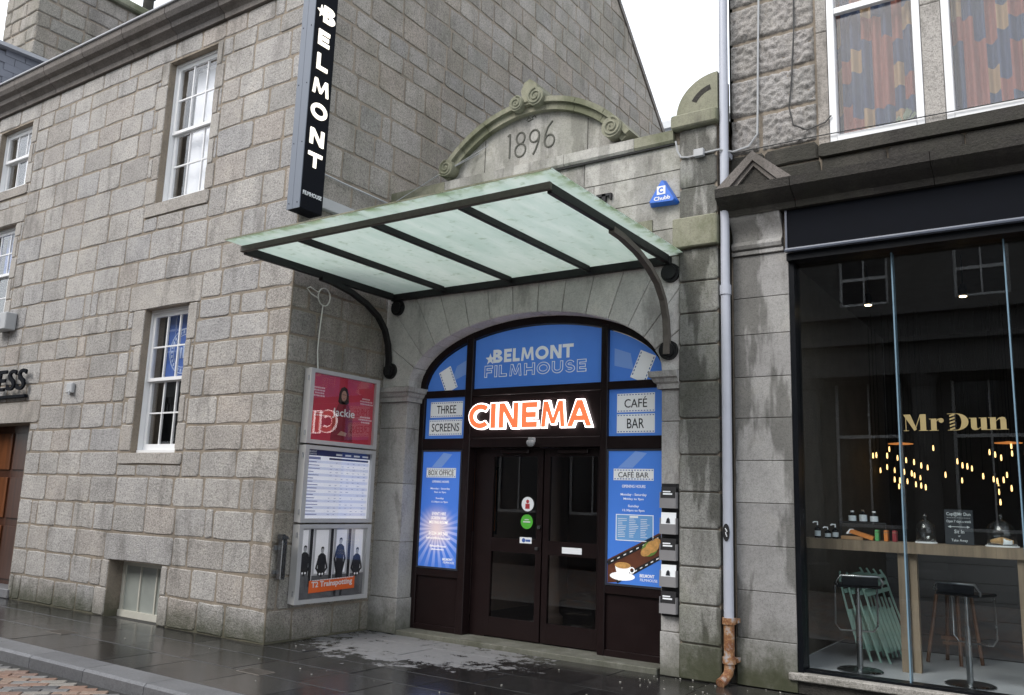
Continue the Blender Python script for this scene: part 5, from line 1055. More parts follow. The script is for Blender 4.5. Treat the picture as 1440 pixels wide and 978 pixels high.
def rock_stone(rc):
    x0, x1, z0, z1 = rc; x0 += 0.01; x1 -= 0.01; z0 += 0.01; z1 -= 0.01; nx, nz = max(4, int((x1-x0)/0.018)), max(4, int((z1-z0)/0.018)); vs = []; fs = []
    for j in range(nz+1):
        for i in range(nx+1):
            u, v = i/nx, j/nz; x, z = x0+(x1-x0)*u, z0+(z1-z0)*v; e = min(u*(x1-x0), (1-u)*(x1-x0), v*(z1-z0), (1-v)*(z1-z0)); k = min(1, e/0.045)
            d = 0.022+0.030*mnoise.fractal(Vector((x*19, 3.1, z*19)), 0.75, 2.1, 5)+0.02*mnoise.noise(Vector((x*3.3, 1.0, z*3.3)))
            if e <= 0: d = -0.02
            else: d = d*(k**0.5)
            jx = 0.006*mnoise.noise(Vector((x*9, z*9, 0))) if 0 < e else 0.012*mnoise.noise(Vector((x*7, z*7, 5)))
            vs.append((x+jx, -d, z+0.7*jx))
    for j in range(nz):
        for i in range(nx): fs.append((j*(nx+1)+i, j*(nx+1)+i+1, (j+1)*(nx+1)+i+1, (j+1)*(nx+1)+i))
    cx, cz = (x0+x1)/2, (z0+z1)/2
    put('stone', MB().add([(v[0]-cx, v[1], v[2]-cz) for v in vs], fs).mesh('stone', True, False), M_rock, twall, T(cx, TY, cz))
for rc in lay([5.33, 5.76, 6.20, 6.62, 7.05, 7.5, 7.95, 8.4, 8.9, 9.4], -3.02, 2.7, [(-2.10, 0.05, 5.27, 7.85)], 0.55, 0.95, r): rock_stone(rc)
for a, b in ((-2.095, -1.985), (-1.115, -0.935), (-0.065, 0.045)): 
    tss.add(street_rect((a, b, 5.27, 6.5)), T(0, TY, 0), twall, M_dress, name='mullion_stone', proud=0.02, ch=0.008, jit=0.0, back=0.2, gap=0.003); tss.add(street_rect((a, b, 6.5, 7.85)), T(0, TY, 0), twall, M_dress, name='mullion_stone', proud=0.02, ch=0.008, jit=0.0, back=0.2, gap=0.003)
tss.add(street_rect((-2.095, 0.045, 5.13, 5.27)), T(0, TY-0.02, 0), twall, M_dark_st, name='sill', proud=0.05, ch=0.012, jit=0.003, back=0.2, gap=0.003, force=True)
for rc in lay([4.93, 5.13, 5.33], -3.02, 2.7, [(-2.10, 0.05, 5.13, 5.33)], 0.5, 0.8, r): tss.add(street_rect(rc), T(0, TY, 0), twall, M_dark_st, proud=0.03, ch=0.015, jit=0.008, gap=0.008)
tss.emit(300)
def plainwin(x0, x1, y, z0, z1, meet):
    fr = MB(); t = 0.07
    fr.box(x0, x0+t, y-0.02, y+0.1, z0, z1, 0.006).box(x1-t, x1, y-0.02, y+0.1, z0, z1, 0.006).box(x0+t, x1-t, y-0.015, y+0.1, z1-t, z1).box(x0+t, x1-t, y-0.025, y+0.1, z0, z0+0.075, 0.006)
    w = fr.build('window', M_white, ten); s = MB().box(x0+t, x1-t, y-0.01, y+0.05, meet-0.03, meet+0.035, 0.004).build('meeting_rail', M_white, w)
    for a, b, yy in ((z0+0.075, meet-0.03, y+0.05), (meet+0.035, z1-t, y+0.02)): box('pane', M_glass, w, x0+t, x1-t, yy, yy+0.004, a, b)
    return w
plainwin(-1.983, -1.117, TY+0.0, 5.275, 7.74, 6.70); plainwin(-0.933, -0.067, TY+0.0, 5.275, 7.74, 6.70)
def curtain_mat():
    n = NT('checked_curtain'); ob = n.n('TexCoord').outputs['UV']; x = n.n('SeparateXYZ', {0: ob}).outputs
    u = n.math('MULTIPLY', x[0], 6.5); cu = n.math('FLOOR', u); off = n.n('TexWhiteNoise', {'W': cu}, noise_dimensions='1D').outputs['Value']
    v = n.math('FLOOR', n.math('MULTIPLY_ADD', x[1], 10.0, n.math('MULTIPLY', off, 3.0))); wn_ = n.n('TexWhiteNoise', {0: n.n('CombineXYZ', {0: cu, 1: v}).outputs[0]}, noise_dimensions='3D').outputs['Value']
    c = n.ramp(wn_, [(0, (0.16, 0.055, 0.042)), (0.28, (0.022, 0.040, 0.085)), (0.60, (0.22, 0.15, 0.08)), (0.74, (0.03, 0.05, 0.09)), (0.86, (0.17, 0.062, 0.048))], 'CONSTANT'); st = n.noise(160, 2, 0.5, n.stretch(1, 1, 0.1))
    c = n.mix(1.0, c, n.ramp(st, [(0.3, grey(0.75)), (0.7, grey(1.2))]), 'MULTIPLY'); n.base(c, 0.9); return n.m
M_curt = curtain_mat()
def curtain(x0, x1, y, z0, z1, label, seed):
    rr = random.Random(seed); nx, nz = 72, 10; vs = []; fs = []; uv = []; ph = rr.uniform(0, 6)
    for j in range(nz+1):
        for i in range(nx+1):
            t = i/nx; z = z0+(z1-z0)*j/nz; yy = y+0.035*math.sin(t*46+ph+0.5*math.sin(j*0.4))+0.02*math.sin(t*17+1.3*ph)
            vs.append((x0+(x1-x0)*t, yy, z)); uv.append((t*1.25+seed*0.37, j/nz*0.95+seed*0.11))
    for j in range(nz):
        for i in range(nx): fs.append((j*(nx+1)+i, j*(nx+1)+i+1, (j+1)*(nx+1)+i+1, (j+1)*(nx+1)+i))
    me = MB().add(vs, fs).mesh('curtain', True, False); ul = me.uv_layers.new(name='UVMap')
    for lp_ in me.loops: ul.data[lp_.index].uv = uv[lp_.vertex_index]
    return tag(put('curtain', me, M_curt), label, 'curtain', 'checked curtains in the upper windows')
curtain(-1.94, -1.16, TY+0.16, 5.33, 7.7, 'rust, blue and ochre checked curtain in the white window nearer the downpipe', 1); curtain(-0.89, -0.11, TY+0.16, 5.33, 7.7, 'rust, blue and ochre checked curtain in the white window farther from the downpipe', 2)
pl = thing('pot_plant', 'small dark leafy plant on the upper window sill behind the glass', 'plant', (-1.31, TY+0.1, 5.33)); M_leafg = plain('leaf_green', (0.03, 0.06, 0.02), 0.5, 0, 0.4, 30)
MB().lathe([(0.028, 5.35), (0.035, 5.39)], -1.31, TY+0.085, 10).build('pot', M_pot, pl); mb = MB(); rr = random.Random(4)
for k in range(9):
    a = rr.uniform(0, 6.28); l = rr.uniform(0.05, 0.12); x, z = -1.31+math.cos(a)*l, 5.40+abs(math.sin(a))*l; mb.prism([(-1.31, 5.385), (x-0.02, z-0.01), (x, z+0.03), (x+0.02, z-0.01)], 'y', TY+0.075+k*0.003, TY+0.0765+k*0.003)
mb.build('leaves', M_leafg, pl)
box('room_wall', M_dark, ten, -2.3, 2.6, TY+0.9, TY+0.95, 5.0, 9.5)
# stone cornice, pediment and bracket of the shopfront
cprof = [(TY, 4.62), (8.26, 4.62), (8.24, 4.68), (8.18, 4.71), (8.12, 4.74), (8.06, 4.78), (8.05, 4.87), (TY, 4.95)]
shop = thing('shopfront', 'black shopfront with wide plate glass and stone pilaster under the tenement', 'shopfront', (0, 8.4, 0))
x = -2.30
cor = MB().box(-2.30, 2.7, 8.30, TY+0.1, 4.64, 4.9).build('cornice', M_dark_st, shop)
while x < 2.7: MB().prism(cprof, 'x', x+0.003, min(x+1.25, 2.7)-0.003).build('cornice_stone', M_dark_st, cor); x += 1.25
pcx = -2.665
pe = MB().prism(cprof, 'x', -3.06, -2.304).build('pediment', M_dark_st, shop)
for (w, h, z, ya, yb2, m) in ((0.385, 0.34, 4.875, 8.06, TY, M_dark_st),):
    rim = 0.065
    MB().prism([(pcx-w, z), (pcx-w+rim*2.2, z), (pcx, z+h-rim*1.5), (pcx+w-rim*2.2, z), (pcx+w, z), (pcx, z+h)], 'y', ya, yb2).build('raking_moulding', M_corn, pe)
    MB().prism([(pcx-w+rim*2.3, z), (pcx-w+rim*3.2, z), (pcx, z+h-rim*2.3), (pcx+w-rim*3.2, z), (pcx+w-rim*2.3, z), (pcx, z+h-rim*1.6)], 'y', ya+0.03, yb2).build('raking_moulding', M_corn, pe)
    MB().prism([(pcx-w+rim*2, z), (pcx+w-rim*2, z), (pcx, z+h-rim*1.5)], 'y', ya+0.06, yb2).build('tympanum', M_dark_st, pe)
bprof = [(TY, 4.27), (8.385, 4.27), (8.35, 4.285), (8.335, 4.32), (8.345, 4.35), (8.375, 4.37), (8.385, 4.42), (8.36, 4.49), (8.31, 4.55), (8.27, 4.62), (8.275, 4.68), (8.30, 4.70), (TY, 4.70)]
MB().prism(bprof, 'x', -2.99, -2.475).build('scroll_bracket', M_shopst, shop, smooth=R(40)); MB().box(-3.0, -2.465, 8.37, TY, 4.225, 4.268, 0.004).build('bracket_foot', M_shopst, shop)
pil = MB().box(-2.985, -2.435, 8.415, 8.62, 0, 4.62).build('pilaster', M_mort, shop); ps2 = Stones()
zz = [0.0, 0.432, 0.877, 1.304, 1.711, 2.124, 2.544, 2.957, 3.392, 3.774, 4.22]
for k, (a, b) in enumerate(zip(zz, zz[1:])):
    ps2.add(street_rect((-3.0, -2.425, a, b)), T(0, 8.41-(0.02 if k == 0 else 0), 0), pil, M_shopst, name='pilaster_block', proud=0.012, ch=0.005, jit=0, back=0.15, gap=0.0025, bulge=0.0, force=True)
ps2.emit(50)
box('return_strip', M_dark_st, shop, -3.085, -3.003, 8.44, 8.6, 0, 4.6)
MB().box(-2.425, 2.7, 8.315, 8.40, 4.215, 4.615, 0.004).build('fascia_board', M_blackm, shop); MB().prism([(8.315, 4.175), (8.26, 4.175), (8.255, 4.19), (8.28, 4.20), (8.285, 4.213), (8.315, 4.213)], 'x', -2.425, 2.7).build('fascia_moulding', M_trim, shop); MB().box(-2.425, -2.405, 8.30, 8.312, 4.215, 4.615).build('fascia_edge', M_trim, shop)
MB().box(-2.425, 2.7, 8.33, 8.60, 4.10, 4.173).build('window_head', M_black, shop); MB().box(-2.424, -2.375, 8.40, 8.60, 0.185, 4.099).build('window_jamb', M_black, shop); MB().box(-2.374, 2.7, 8.44, 8.60, 0.185, 0.205).build('window_foot', M_black, shop)
MB().box(-2.50, 2.7, 8.34, 8.62, 0.115, 0.183, 0.01).build('stone_sill', M_dress, shop); MB().box(-2.48, 2.7, 8.40, 8.60, 0.0, 0.114).build('plinth', M_dark_st, shop)
GX = [-2.374, -1.485, -0.555, 0.40, 1.35, 2.30]; GLY = 8.50
for a, b in zip(GX, GX[1:]): box('pane', M_shopglass, shop, a+0.004, b-0.004, GLY, GLY+0.010, 0.206, 4.099)
M_fin = plain('glass_edge', (0.16, 0.25, 0.32), 0.2, 0, 0.1)
for a in GX[1:-1]: box('glass_fin', M_fin, shop, a-0.006, a+0.006, GLY-0.004, GLY+0.10, 0.206, 4.099)
box('end_wall', M_shopst, shop, 2.3, 2.7, 8.42, 8.6, 0.2, 4.1)
# gold leaf lettering on the glass
M_gold = plain('gold_leaf', (0.33, 0.26, 0.12), 0.4, 0.2, 0.15); gl = thing('gold_lettering', 'gold painted serif lettering Mr Dun on the shop glass', 'lettering', (-1.0, GLY, 2.4)); S = 0.150
def glyph(parts, x): 
    mb = MB(); k = 0
    for p in parts: mb.prism([(x+a*S, 2.40+b*S) for a, b in p], 'y', GLY-0.004-0.0004*(k % 4), GLY-0.001); k += 1
    mb.build('letter', M_gold, gl)
def bx(a, b, c, d): return [(a, c), (b, c), (b, d), (a, d)]
def ellp(cx, cz, rx, rz, a0=0, a1=360, n_=16): return [(cx+rx*math.cos(R(a0+(a1-a0)*i/n_)), cz+rz*math.sin(R(a0+(a1-a0)*i/n_))) for i in range(n_+1)]
glyph([bx(0.12, 0.16, 0, 1), bx(0, 0.3, 0, 0.035), [(0.0, 1), (0.40, 1), (0.74, 0.10), (0.60, 0.0)], [(0.60, 0), (0.66, 0.06), (0.99, 1), (0.94, 1)], bx(0.94, 1.26, 0, 1), bx(0.84, 1.36, 0, 0.035)], -1.446)
glyph([bx(0.1, 0.40, 0, 0.72), bx(0, 0.5, 0, 0.035), bx(0, 0.12, 0.685, 0.72), [(0.40, 0.52), (0.5, 0.64), (0.62, 0.70), (0.62, 0.74), (0.48, 0.70), (0.40, 0.60)], ellp(0.66, 0.60, 0.14, 0.14)], -1.446+1.43*S)
glyph([[(0.12, 0.20*k), (0.40, 0.20*k+0.10), (0.40, 0.20*k+0.20), (0.12, 0.20*k+0.10)] for k in range(5)]+[bx(0.0, 0.5, 0, 0.03), bx(0.0, 0.5, 0.97, 1.0)]+[[(0.5+0.62*math.cos(a), 0.5+0.5*math.sin(a)), (0.5+0.62*math.cos(b), 0.5+0.5*math.sin(b)), (0.5+0.25*math.cos(b), 0.5+0.47*math.sin(b)), (0.5+0.25*math.cos(a), 0.5+0.47*math.sin(a))] for a, b in [(R(-90+15*i), R(-75+15*i)) for i in range(12)]], -1.446+2.42*S)
glyph([bx(0.1, 0.40, 0.14, 0.72), bx(0, 0.12, 0.685, 0.72), [(0.10, 0.16), (0.16, 0.04), (0.28, -0.01), (0.44, 0.02), (0.62, 0.14), (0.62, 0.19), (0.46, 0.08), (0.40, 0.16)], bx(0.62, 0.92, 0.0, 0.72), bx(0.92, 1.02, 0, 0.035), bx(0.52, 0.63, 0.685, 0.72)], -1.446+3.56*S)
glyph([bx(0.1, 0.40, 0, 0.72), bx(0, 0.5, 0, 0.035), bx(0, 0.12, 0.685, 0.72), [(0.40, 0.52), (0.55, 0.69), (0.72, 0.74), (0.86, 0.70), (0.92, 0.56), (0.62, 0.56), (0.58, 0.64), (0.40, 0.48)], bx(0.62, 0.92, 0, 0.57), bx(0.54, 1.02, 0, 0.035)], -1.446+4.55*S)
# ---------------------------------------------------------------- inside the shop
room = thing('shop_interior', 'dark cafe interior behind the plate glass', 'room', (0, 11, 0.2)); M_fl = plain('pale_screed', (0.42, 0.43, 0.45), 0.45, 0, 0.1, 3); M_rw = granite('cafe_side_wall', [(0, (0.10, 0.085, 0.07)), (1, (0.13, 0.11, 0.09))], speck=0.3, bump=0.3, stain=0.5)
M_timb = plain('dark_boarding', (0.02, 0.02, 0.022), 0.6)
box('floor', M_fl, room, -2.6, 2.7, 8.605, 10.6, 0.1, 0.19); box('floor', M_dark, room, -2.6, 2.7, 10.601, 14.0, 0.1, 0.195); box('side_wall', M_rw, room, -2.7, -2.61, 8.61, 14, 0.19, 4.4); box('side_wall', M_dark, room, 2.71, 2.8, 8.61, 14, 0.19, 4.4); box('back_wall', M_dark, room, -2.6, 2.7, 13.9, 14, 0.19, 4.4); box('ceiling', M_dark, room, -2.6, 2.7, 8.61, 13.9, 4.3, 4.4)
cnt = thing('window_bar', 'long pale oak bar top on posts inside the shop window', 'counter', (-0.5, 9.2, 0.19)); M_oak = wood('oak', (0.21, 0.16, 0.11), 0.8); M_oak.node_tree.nodes['Principled BSDF'].inputs['Roughness'].default_value = 0.6
x = -2.6; rr = random.Random(12)
tops = []
while x < 2.6:
    e = min(x+rr.uniform(0.3, 0.6), 2.6); MB().box(x+0.0008, e-0.0008, 9.08, 9.42, 1.285, 1.385).build('bar_board', M_oak, cnt); x = e
for xx in (-1.60, -0.60, 0.5, 1.6): box('post', M_oak, cnt, xx-0.06, xx+0.03, 9.12, 9.20, 0.19, 1.284); box('post', M_oak, cnt, xx+0.035, xx+0.10, 9.16, 9.24, 0.19, 1.284)
# black boarded screen behind the bar
scn = thing('boarded_screen', 'black boarded screen behind the folded chairs under the bar', 'screen', (0.4, 10.55, 0.19))
for k in range(6): box('board', M_timb, scn, -2.05, 2.69, 10.60, 10.63, 0.20+k*0.19, 0.385+k*0.19)
def stool(label, x, y, rot):
    t = thing('bar_stool', label, 'stool', (x, y, 0.192), rot, 'bar stools at the window bar'); M = T(x, y, 0.192) @ Matrix.Rotation(rot, 4, 'Z')
    def q(mb, n_, m, sm=False): return mb.build(n_, m, t, M, smooth=sm)
    q(MB().lathe([(0.205, 0.0), (0.205, 0.008), (0.19, 0.016), (0.05, 0.026)], 0, 0, 28), 'base', M_steel, R(30)); q(MB().tube([(0, 0, 0.02), (0, 0, 0.50)], 0.028, 14), 'column', M_steel, R(40)); q(MB().tube([(0, 0, 0.45), (0, 0, 0.76)], 0.02, 14), 'gas_lift', M_steel, R(40))
    q(MB().box(-0.19, 0.19, -0.16, 0.18, 0.765, 0.79, 0.008), 'seat', M_black)
    q(MB().tube([(-0.19, -0.13, 0.785), (-0.205, -0.155, 0.82), (-0.17, -0.17, 0.875), (0.17, -0.17, 0.875), (0.205, -0.155, 0.82), (0.19, -0.13, 0.785)], 0.012, 8), 'back_rail', M_steel, R(40)); q(MB().box(-0.16, 0.16, -0.175, -0.165, 0.79, 0.87), 'backrest', M_black)
    q(MB().tube([(-0.19, 0.12, 0.76), (-0.19, 0.13, 0.40), (-0.15, 0.135, 0.345), (0.15, 0.135, 0.345), (0.19, 0.13, 0.40), (0.19, 0.12, 0.76)], 0.009, 8), 'footrest', M_steel, R(40))
    return t
stool('chrome bar stool in front of the folded green chairs', -1.98, 8.86, R(20)); stool('chrome bar stool in front of the brown wooden stool', -1.06, 8.85, R(-20))
# stack of folded green chairs
M_fgreen = plain('mint_paint', (0.30, 0.46, 0.40), 0.4, 0, 0.15)
for k in range(4):
    x0 = -2.16+k*0.085
    fc = thing('folded_chair', 'mint green folding metal chair leaning ' + ('against the dark screen, innermost of the leaning row', 'in the leaning row, second from the side wall', 'in the leaning row, third from the side wall', 'in the leaning row, farthest from the side wall')[k], 'chair', (x0, 9.7, 0.19), 0, 'folded chairs under the bar')
    M = T(x0+0.16, 9.62+0.02*k, 0.195) @ Matrix.Rotation(R(-14-1.5*k), 4, 'Y') @ Matrix.Rotation(R(62), 4, 'Z')
    for s_ in (-0.19, 0.19): MB().tube([(s_, 0, 0), (s_, 0.01, 0.55), (s_*0.98, 0.0, 0.82), (s_*0.8, 0, 0.90)], 0.011, 6).build('frame_leg', M_fgreen, fc, M); MB().tube([(s_*0.86, 0.03, 0.0), (s_*0.86, 0.03, 0.62)], 0.011, 6).build('cross_leg', M_fgreen, fc, M)
    for j in range(3): MB().box(-0.17, 0.17, -0.008, 0.004, 0.68+j*0.07, 0.72+j*0.07).build('back_slat', M_fgreen, fc, M)
    for j in range(6): MB().box(-0.16+j*0.056, -0.12+j*0.056, 0.014, 0.024, 0.12, 0.52).build('seat_slat', M_fgreen, fc, M)
ws = thing('wooden_stool', 'dark brown wooden stool standing behind the bar post', 'stool', (-1.33, 10.0, 0.19)); M_bwood = wood('brown_stool', (0.12, 0.06, 0.035))
for (a, b) in (((-1.56, 9.9), (-1.46, 9.97)), ((-1.42, 10.2), (-1.38, 10.1)), ((-1.25, 9.85), (-1.27, 9.95)), ((-1.09, 10.1), (-1.16, 10.08))): MB().tube([(*a, 0.195), (*b, 0.86)], 0.018, 8).build('leg', M_bwood, ws)
MB().lathe([(0.15, 0.86), (0.17, 0.875), (0.17, 0.90), (0.15, 0.91)], -1.31, 10.02, 20).build('seat', M_bwood, ws); MB().box(-1.44, -1.22, 9.99, 10.01, 0.42, 0.455).box(-1.43, -1.20, 10.0, 10.02, 0.37, 0.40).build('rung', M_bwood, ws)
# things on the bar
ZT = 1.386; M_bot = plain('white_label', (0.6, 0.66, 0.70), 0.5); M_bg = plain('dark_bottle', (0.015, 0.017, 0.02), 0.15)
sh = tag(box('small_shelf', M_timb, None, -2.25, -1.8, 9.36, 9.44, 1.545, 1.56), 'small black shelf holding three labelled bottles above the bar', 'shelf'); 
for a in (-2.24, -1.81): put('shelf_foot', MB().box(a-0.006, a+0.006, 9.39, 9.41, ZT, 1.544).mesh('shelf_foot'), M_timb, sh)
for k, xx in enumerate((-2.125, -2.02, -1.915)):
    b = thing('bottle', ('white labelled bottle on the small shelf, end nearer the side wall', 'taller white labelled bottle in the middle of the small shelf', 'white labelled bottle on the small shelf, end nearer the glass joint')[k], 'bottle', (xx, 9.40, 1.56), 0, 'bottles on the shelf'); e = 0.012 if k == 1 else 0
    MB().lathe([(0.036, 1.5605), (0.038, 1.57), (0.038, 1.625+e), (0.014, 1.64+e), (0.014, 1.655+e)], xx, 9.40, 14).build('glass_body', M_bg, b, smooth=R(40)); MB().lathe([(0.0395, 1.568), (0.0395, 1.622+e)], xx, 9.40, 14).build('label', M_bot, b, smooth=R(60)); MB().lathe([(0.018, 1.656+e), (0.018, 1.672+e)], xx, 9.40, 10).build('stopper', M_white if k != 1 else M_oak, b)
for k, (xx, h) in enumerate(((-2.43, 0.16), (-2.33, 0.11), (-2.255, 0.14))):
    b = thing('pump_bottle', ('tall dark pump bottle at the end of the bar by the side wall', 'shortest dark pump bottle on the bar', 'dark pump bottle with grey label on the bar')[k], 'bottle', (xx, 9.22, ZT), 0, 'pump bottles on the bar')
    MB().lathe([(0.028, ZT), (0.030, ZT+0.01), (0.030, ZT+h*0.6), (0.012, ZT+h*0.7), (0.012, ZT+h*0.8)], xx, 9.22, 14).build('bottle_body', M_bg, b, smooth=R(40)); MB().tube([(xx, 9.22, ZT+h*0.8), (xx, 9.22, ZT+h), (xx-0.03, 9.205, ZT+h), (xx-0.04, 9.20, ZT+h-0.01)], 0.007, 6).build('pump', M_pw, b); MB().lathe([(0.0308, ZT+h*0.12), (0.0308, ZT+h*0.45)], xx, 9.22, 14).build('label', M_bot, b)
for k, (xx, c, h, nm_) in enumerate(((-1.845, (0.10, 0.36, 0.13), 0.105, 'green'), (-1.762, (0.60, 0.20, 0.04), 0.105, 'orange'), (-1.685, (0.26, 0.03, 0.04), 0.105, 'dark red'))):
    t = thing('tea_box', nm_+' upright tea packet standing on the oak bar', 'box', (xx, 9.18, ZT), 0, 'tea packets on the bar'); mm = plain('packet_'+nm_.replace(' ', '_'), c, 0.5); MB().box(xx-0.018, xx+0.018, 9.14, 9.22, ZT+0.0005, ZT+h, 0.003).build('packet', mm, t); MB().box(xx-0.0185, xx+0.0185, 9.138, 9.222, ZT+h*0.78, ZT+h*0.84).build('band', M_oak, t)
M_card = plain('brown_card', (0.34, 0.20, 0.10), 0.7); bxs = thing('carton', 'open orange and white carton lying on the oak bar', 'box', (-2.05, 9.2, ZT)); MB().box(-2.18, -1.97, 9.12, 9.26, ZT+0.0005, ZT+0.035, 0.003).build('base', M_card, bxs); MB().prism([(-2.12, ZT+0.075), (-2.09, ZT+0.10), (-1.87, ZT+0.035), (-1.88, ZT+0.002)], 'y', 9.11, 9.25).build('lid', M_orange, bxs); MB().prism([(-2.125, ZT+0.06), (-2.09, ZT+0.105), (-2.08, ZT+0.10), (-2.11, ZT+0.055)], 'y', 9.105, 9.255).build('flap', M_pw, bxs)
M_cloche = glass('cloche_glass', (0.9, 0.92, 0.92), 1.6)
for k, (xx, rad) in enumerate(((-1.42, 0.088), (-0.78, 0.125))):
    t = thing('cake_dome', ('tall empty glass cake dome with knob on the bar', 'wide glass cake dome over a pastry on the bar')[k], 'cake dome', (xx, 9.25, ZT)); H_ = 0.22 if k == 0 else 0.24
    MB().lathe([(rad, ZT+0.012), (rad, ZT+H_*0.5), (rad*0.88, ZT+H_*0.78), (rad*0.5, ZT+H_*0.95), (rad*0.12, ZT+H_)], xx, 9.25, 24).build('dome', M_cloche, t, smooth=True); MB().lathe([(0.008, ZT+H_), (0.02, ZT+H_+0.02), (0.02, ZT+H_+0.04), (0.006, ZT+H_+0.06)], xx, 9.25, 12).build('knob', M_cloche, t, smooth=True); MB().lathe([(rad*1.1, ZT+0.0005), (rad*1.12, ZT+0.011)], xx, 9.25, 24).build('plate', M_pw, t)
M_past = plain('baked_crust', (0.50, 0.30, 0.13), 0.7, 0, 0.4, 30, 0.4); mb = MB(); pts = [(-0.87+0.03*i, 9.25-0.02*math.sin(i*0.5), ZT+0.045+0.01*math.sin(i*0.52)) for i in range(7)]; 
cr = thing('pastry', 'golden crusty pastry under the wide glass dome', 'pastry', (-0.78, 9.25, ZT)); MB().tube(pts[:4], 0.018, 10, True, 0.034).tube(pts[3:], 0.034, 10, True, 0.018).build('crust', M_past, cr, smooth=True); MB().tube([(-0.77, 9.22, ZT+0.05), (-0.70, 9.24, ZT+0.045)], 0.03, 10, True, 0.02).build('filling', M_pw, cr, smooth=True)
ch_ = thing('chalkboard', 'black chalkboard with white handwritten opening notice on the bar', 'chalkboard', (-1.13, 9.25, ZT)); M_slb = plain('chalk_slate', (0.02, 0.025, 0.032), 0.7); M_chalk = plain('chalk', (0.62, 0.66, 0.68), 0.9, 0, 0.3, 60)
MB().box(-1.255, -1.01, 9.265, 9.28, ZT+0.0005, ZT+0.325, 0.003).build('board', M_slb, ch_)
for body, z, w, h, sh_ in (('Cup@Mr Dun', 0.262, 0.205, 0.040, 0.0), ('Open 7 days a week', 0.197, 0.21, 0.032, 0.0), ('Sit In', 0.105, 0.085, 0.034, 0.1), ('or', 0.072, 0.02, 0.014, 0.0), ('Take Away', 0.022, 0.14, 0.030, 0.05)): text('lettering', body, M_chalk, ch_, street(-1.132-w/2, 9.264, ZT+z), w, h, 0.001, 0.006, sh_)
MB().box(-1.225, -1.04, 9.262, 9.2645, ZT+0.163, ZT+0.168).prism([(-1.04, ZT+0.1655), (-1.065, ZT+0.178), (-1.065, ZT+0.153)], 'y', 9.262, 9.2645).prism([(-1.225, ZT+0.1655), (-1.20, ZT+0.178), (-1.20, ZT+0.153)], 'y', 9.262, 9.2645).build('arrow', M_chalk, ch_); mb = MB()
for k in range(14): mb.box(-1.23+k*0.0145, -1.222+k*0.0145, 9.262, 9.2645, ZT+0.248, ZT+0.251)
mb.build('dotted_line', M_chalk, ch_)
# lamps: bare filament bulbs hung in rows deep in the room, two spots, two dish pendants
M_bulb = emit('filament_glow', (1.0, 0.60, 0.22), 1.9); M_spot = emit('spot_glow', (1.0, 0.75, 0.42), 8.0)
bulb_me = MB().lathe([(0.003, -0.045), (0.009, -0.04), (0.011, -0.01), (0.008, 0.02), (0.005, 0.03)], 0, 0, 10).mesh('bulb', True); cap_me = MB().lathe([(0.009, 0.03), (0.011, 0.033), (0.011, 0.06), (0.004, 0.065)], 0, 0, 8).mesh('lamp_holder', True)
row = [(625, 340), (688, 355), (740, 370), (787, 382), (829, 403), (866, 416), (667, 430), (725, 440), (770, 450), (786, 462), (821, 478), (665, 486), (697, 492), (742, 498), (792, 516), (823, 523), (849, 533), (690, 528), (1040, 382), (1068, 406), (1095, 412), (1120, 425), (1223, 332), (1253, 346), (1285, 365), (1061, 494), (1236, 488), (1256, 498), (1290, 492), (1310, 464), (1262, 528), (1262, 560), (1265, 618), (542, 255), (508, 335), (537, 338), (558, 335), (580, 430), (622, 410), (968, 460), (1343, 298), (1378, 312), (1345, 342), (1416, 345), (1425, 402), (640, 300), (905, 300), (1180, 470), (1330, 540), (170, 340)]
for k, (u, v) in enumerate(row):
    yy = 12.0+0.35*((k*7) % 4); s_ = yy/12.0; X = (-2.255+(u-625)*0.001958)*s_; Z = CAMH+(2.402-(v-340)*0.0021+(u-625)*0.00004-CAMH)*s_
    b = thing('filament_bulb', 'small warm bare filament bulb hanging in the dark cafe', 'lamp', (X, yy, Z), 0, 'bare bulbs hanging deep in the cafe'); M = T(X, yy, Z)
    put('bulb', bulb_me, M_bulb, b, M); put('lamp_holder', cap_me, M_blackm, b, M); MB().tube([(0, 0, 0.06), (0, 0, 4.29-Z)], 0.003, 4).build('cord', M_blackm, b, M)
for k, (xx, lab) in enumerate(((-1.93, 'small ceiling spotlight behind the first pane of the shop window'), (-1.015, 'small ceiling spotlight behind the lettered pane of the shop window'))):
    s_ = thing('spotlight', lab, 'lamp', (xx, 9.6, 3.87)); MB().tube([(xx, 9.6, 3.99), (xx, 9.6, 4.299)], 0.008, 6).build('stem', M_blackm, s_); MB().lathe([(0.045, 3.865), (0.04, 3.95), (0.025, 3.99)], xx, 9.6, 14).build('housing', M_blackm, s_); MB().lathe([(0.034, 3.858), (0.036, 3.864)], xx, 9.6, 14).build('lens', M_spot, s_)
M_cop = emit('glowing_copper', (1.0, 0.32, 0.07), 0.35, (0.6, 0.25, 0.1))
for k, (xx, lab) in enumerate(((-2.07, 'wide copper dish pendant lamp beyond the glass joint'), (-0.87, 'wide copper dish pendant lamp beyond the lettered pane edge'))):
    s_ = thing('dish_pendant', lab, 'lamp', (xx, 11.9, 2.54)); MB().lathe([(0.15, 2.535), (0.15, 2.541), (0.05, 2.552), (0.012, 2.56)], xx, 11.9, 20).build('shade', M_cop, s_); MB().tube([(xx, 11.9, 2.555), (xx, 11.9, 4.299)], 0.004, 5).build('cord', M_blackm, s_)
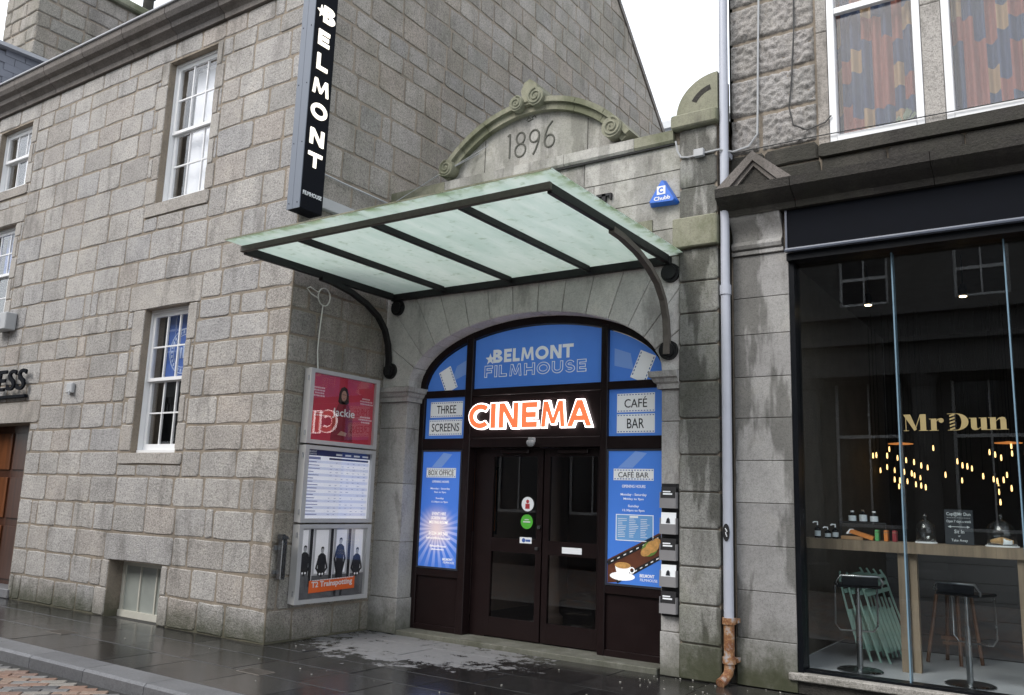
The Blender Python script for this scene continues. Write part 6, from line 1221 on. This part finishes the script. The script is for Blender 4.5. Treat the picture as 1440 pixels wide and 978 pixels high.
# ---------------------------------------------------------------- classical building across the street, mirrored in the glass
OY = -6.0; opp = thing('classical_building', 'grey classical stone building across the street mirrored in the shop glass', 'building', (-8, OY, 0)); M_opp = granite('opposite_granite', [(0, (0.12, 0.118, 0.115)), (1, (0.145, 0.142, 0.138))], speck=0.2, bump=0.3)
OX = [-6.1+2.72*k for k in range(-10, 4)]; oo = []  # row cut short and kept low to let sky light onto the cinema front
for a, b in zip(OX, OX[1:]): oo += [(a+0.55, b-0.55, 1.3, 4.9), (a+0.75, b-0.75, 6.95, 8.4)]
mb = MB()
for s, e, p, q in wall_sheet(OX[0]-1, OX[-1]+1, 0, 8.9, oo): mb.add([(s, OY, p), (e, OY, p), (e, OY, q), (s, OY, q)], [(0, 1, 2, 3)])
mb.box(OX[0]-1, OX[-1]+1, OY-6, OY-0.4, 0, 8.9); mb.build('wall', M_opp, opp)
for a in OX: MB().lathe([(0.42, 0.0), (0.42, 0.35), (0.33, 0.42), (0.31, 2.5), (0.27, 4.7), (0.36, 4.8), (0.40, 5.0)], a, OY+0.35, 14).build('column', M_opp, opp, smooth=R(40))
MB().box(OX[0]-1, OX[-1]+1, OY+0.002, OY+0.75, 5.0, 5.9).box(OX[0]-1, OX[-1]+1, OY+0.75, OY+1.0, 5.75, 5.9).build('entablature', M_opp, opp); MB().box(OX[0]-1, OX[-1]+1, OY+0.002, OY+0.25, 6.6, 6.85).build('string_course', M_opp, opp); MB().box(OX[0]-1, OX[-1]+1, OY+0.002, OY+0.45, 8.65, 9.1).build('cornice', M_opp, opp)
for x0, x1, z0, z1 in oo:
    m = MB().box(x0, x0+0.07, OY-0.2, OY-0.1, z0, z1).box(x1-0.07, x1, OY-0.2, OY-0.1, z0, z1).box(x0, x1, OY-0.205, OY-0.095, (z0+z1)/2-0.03+0.45*(z1 < 5), (z0+z1)/2+0.05+0.45*(z1 < 5)).box((x0+x1)/2-0.02, (x0+x1)/2+0.02, OY-0.19, OY-0.11, z0, z1).box(x0, x1, OY-0.21, OY-0.09, z0, z0+0.08)
    w = m.build('window', M_white, opp); box('pane', M_bg, w, x0, x1, OY-0.16, OY-0.15, z0, z1)
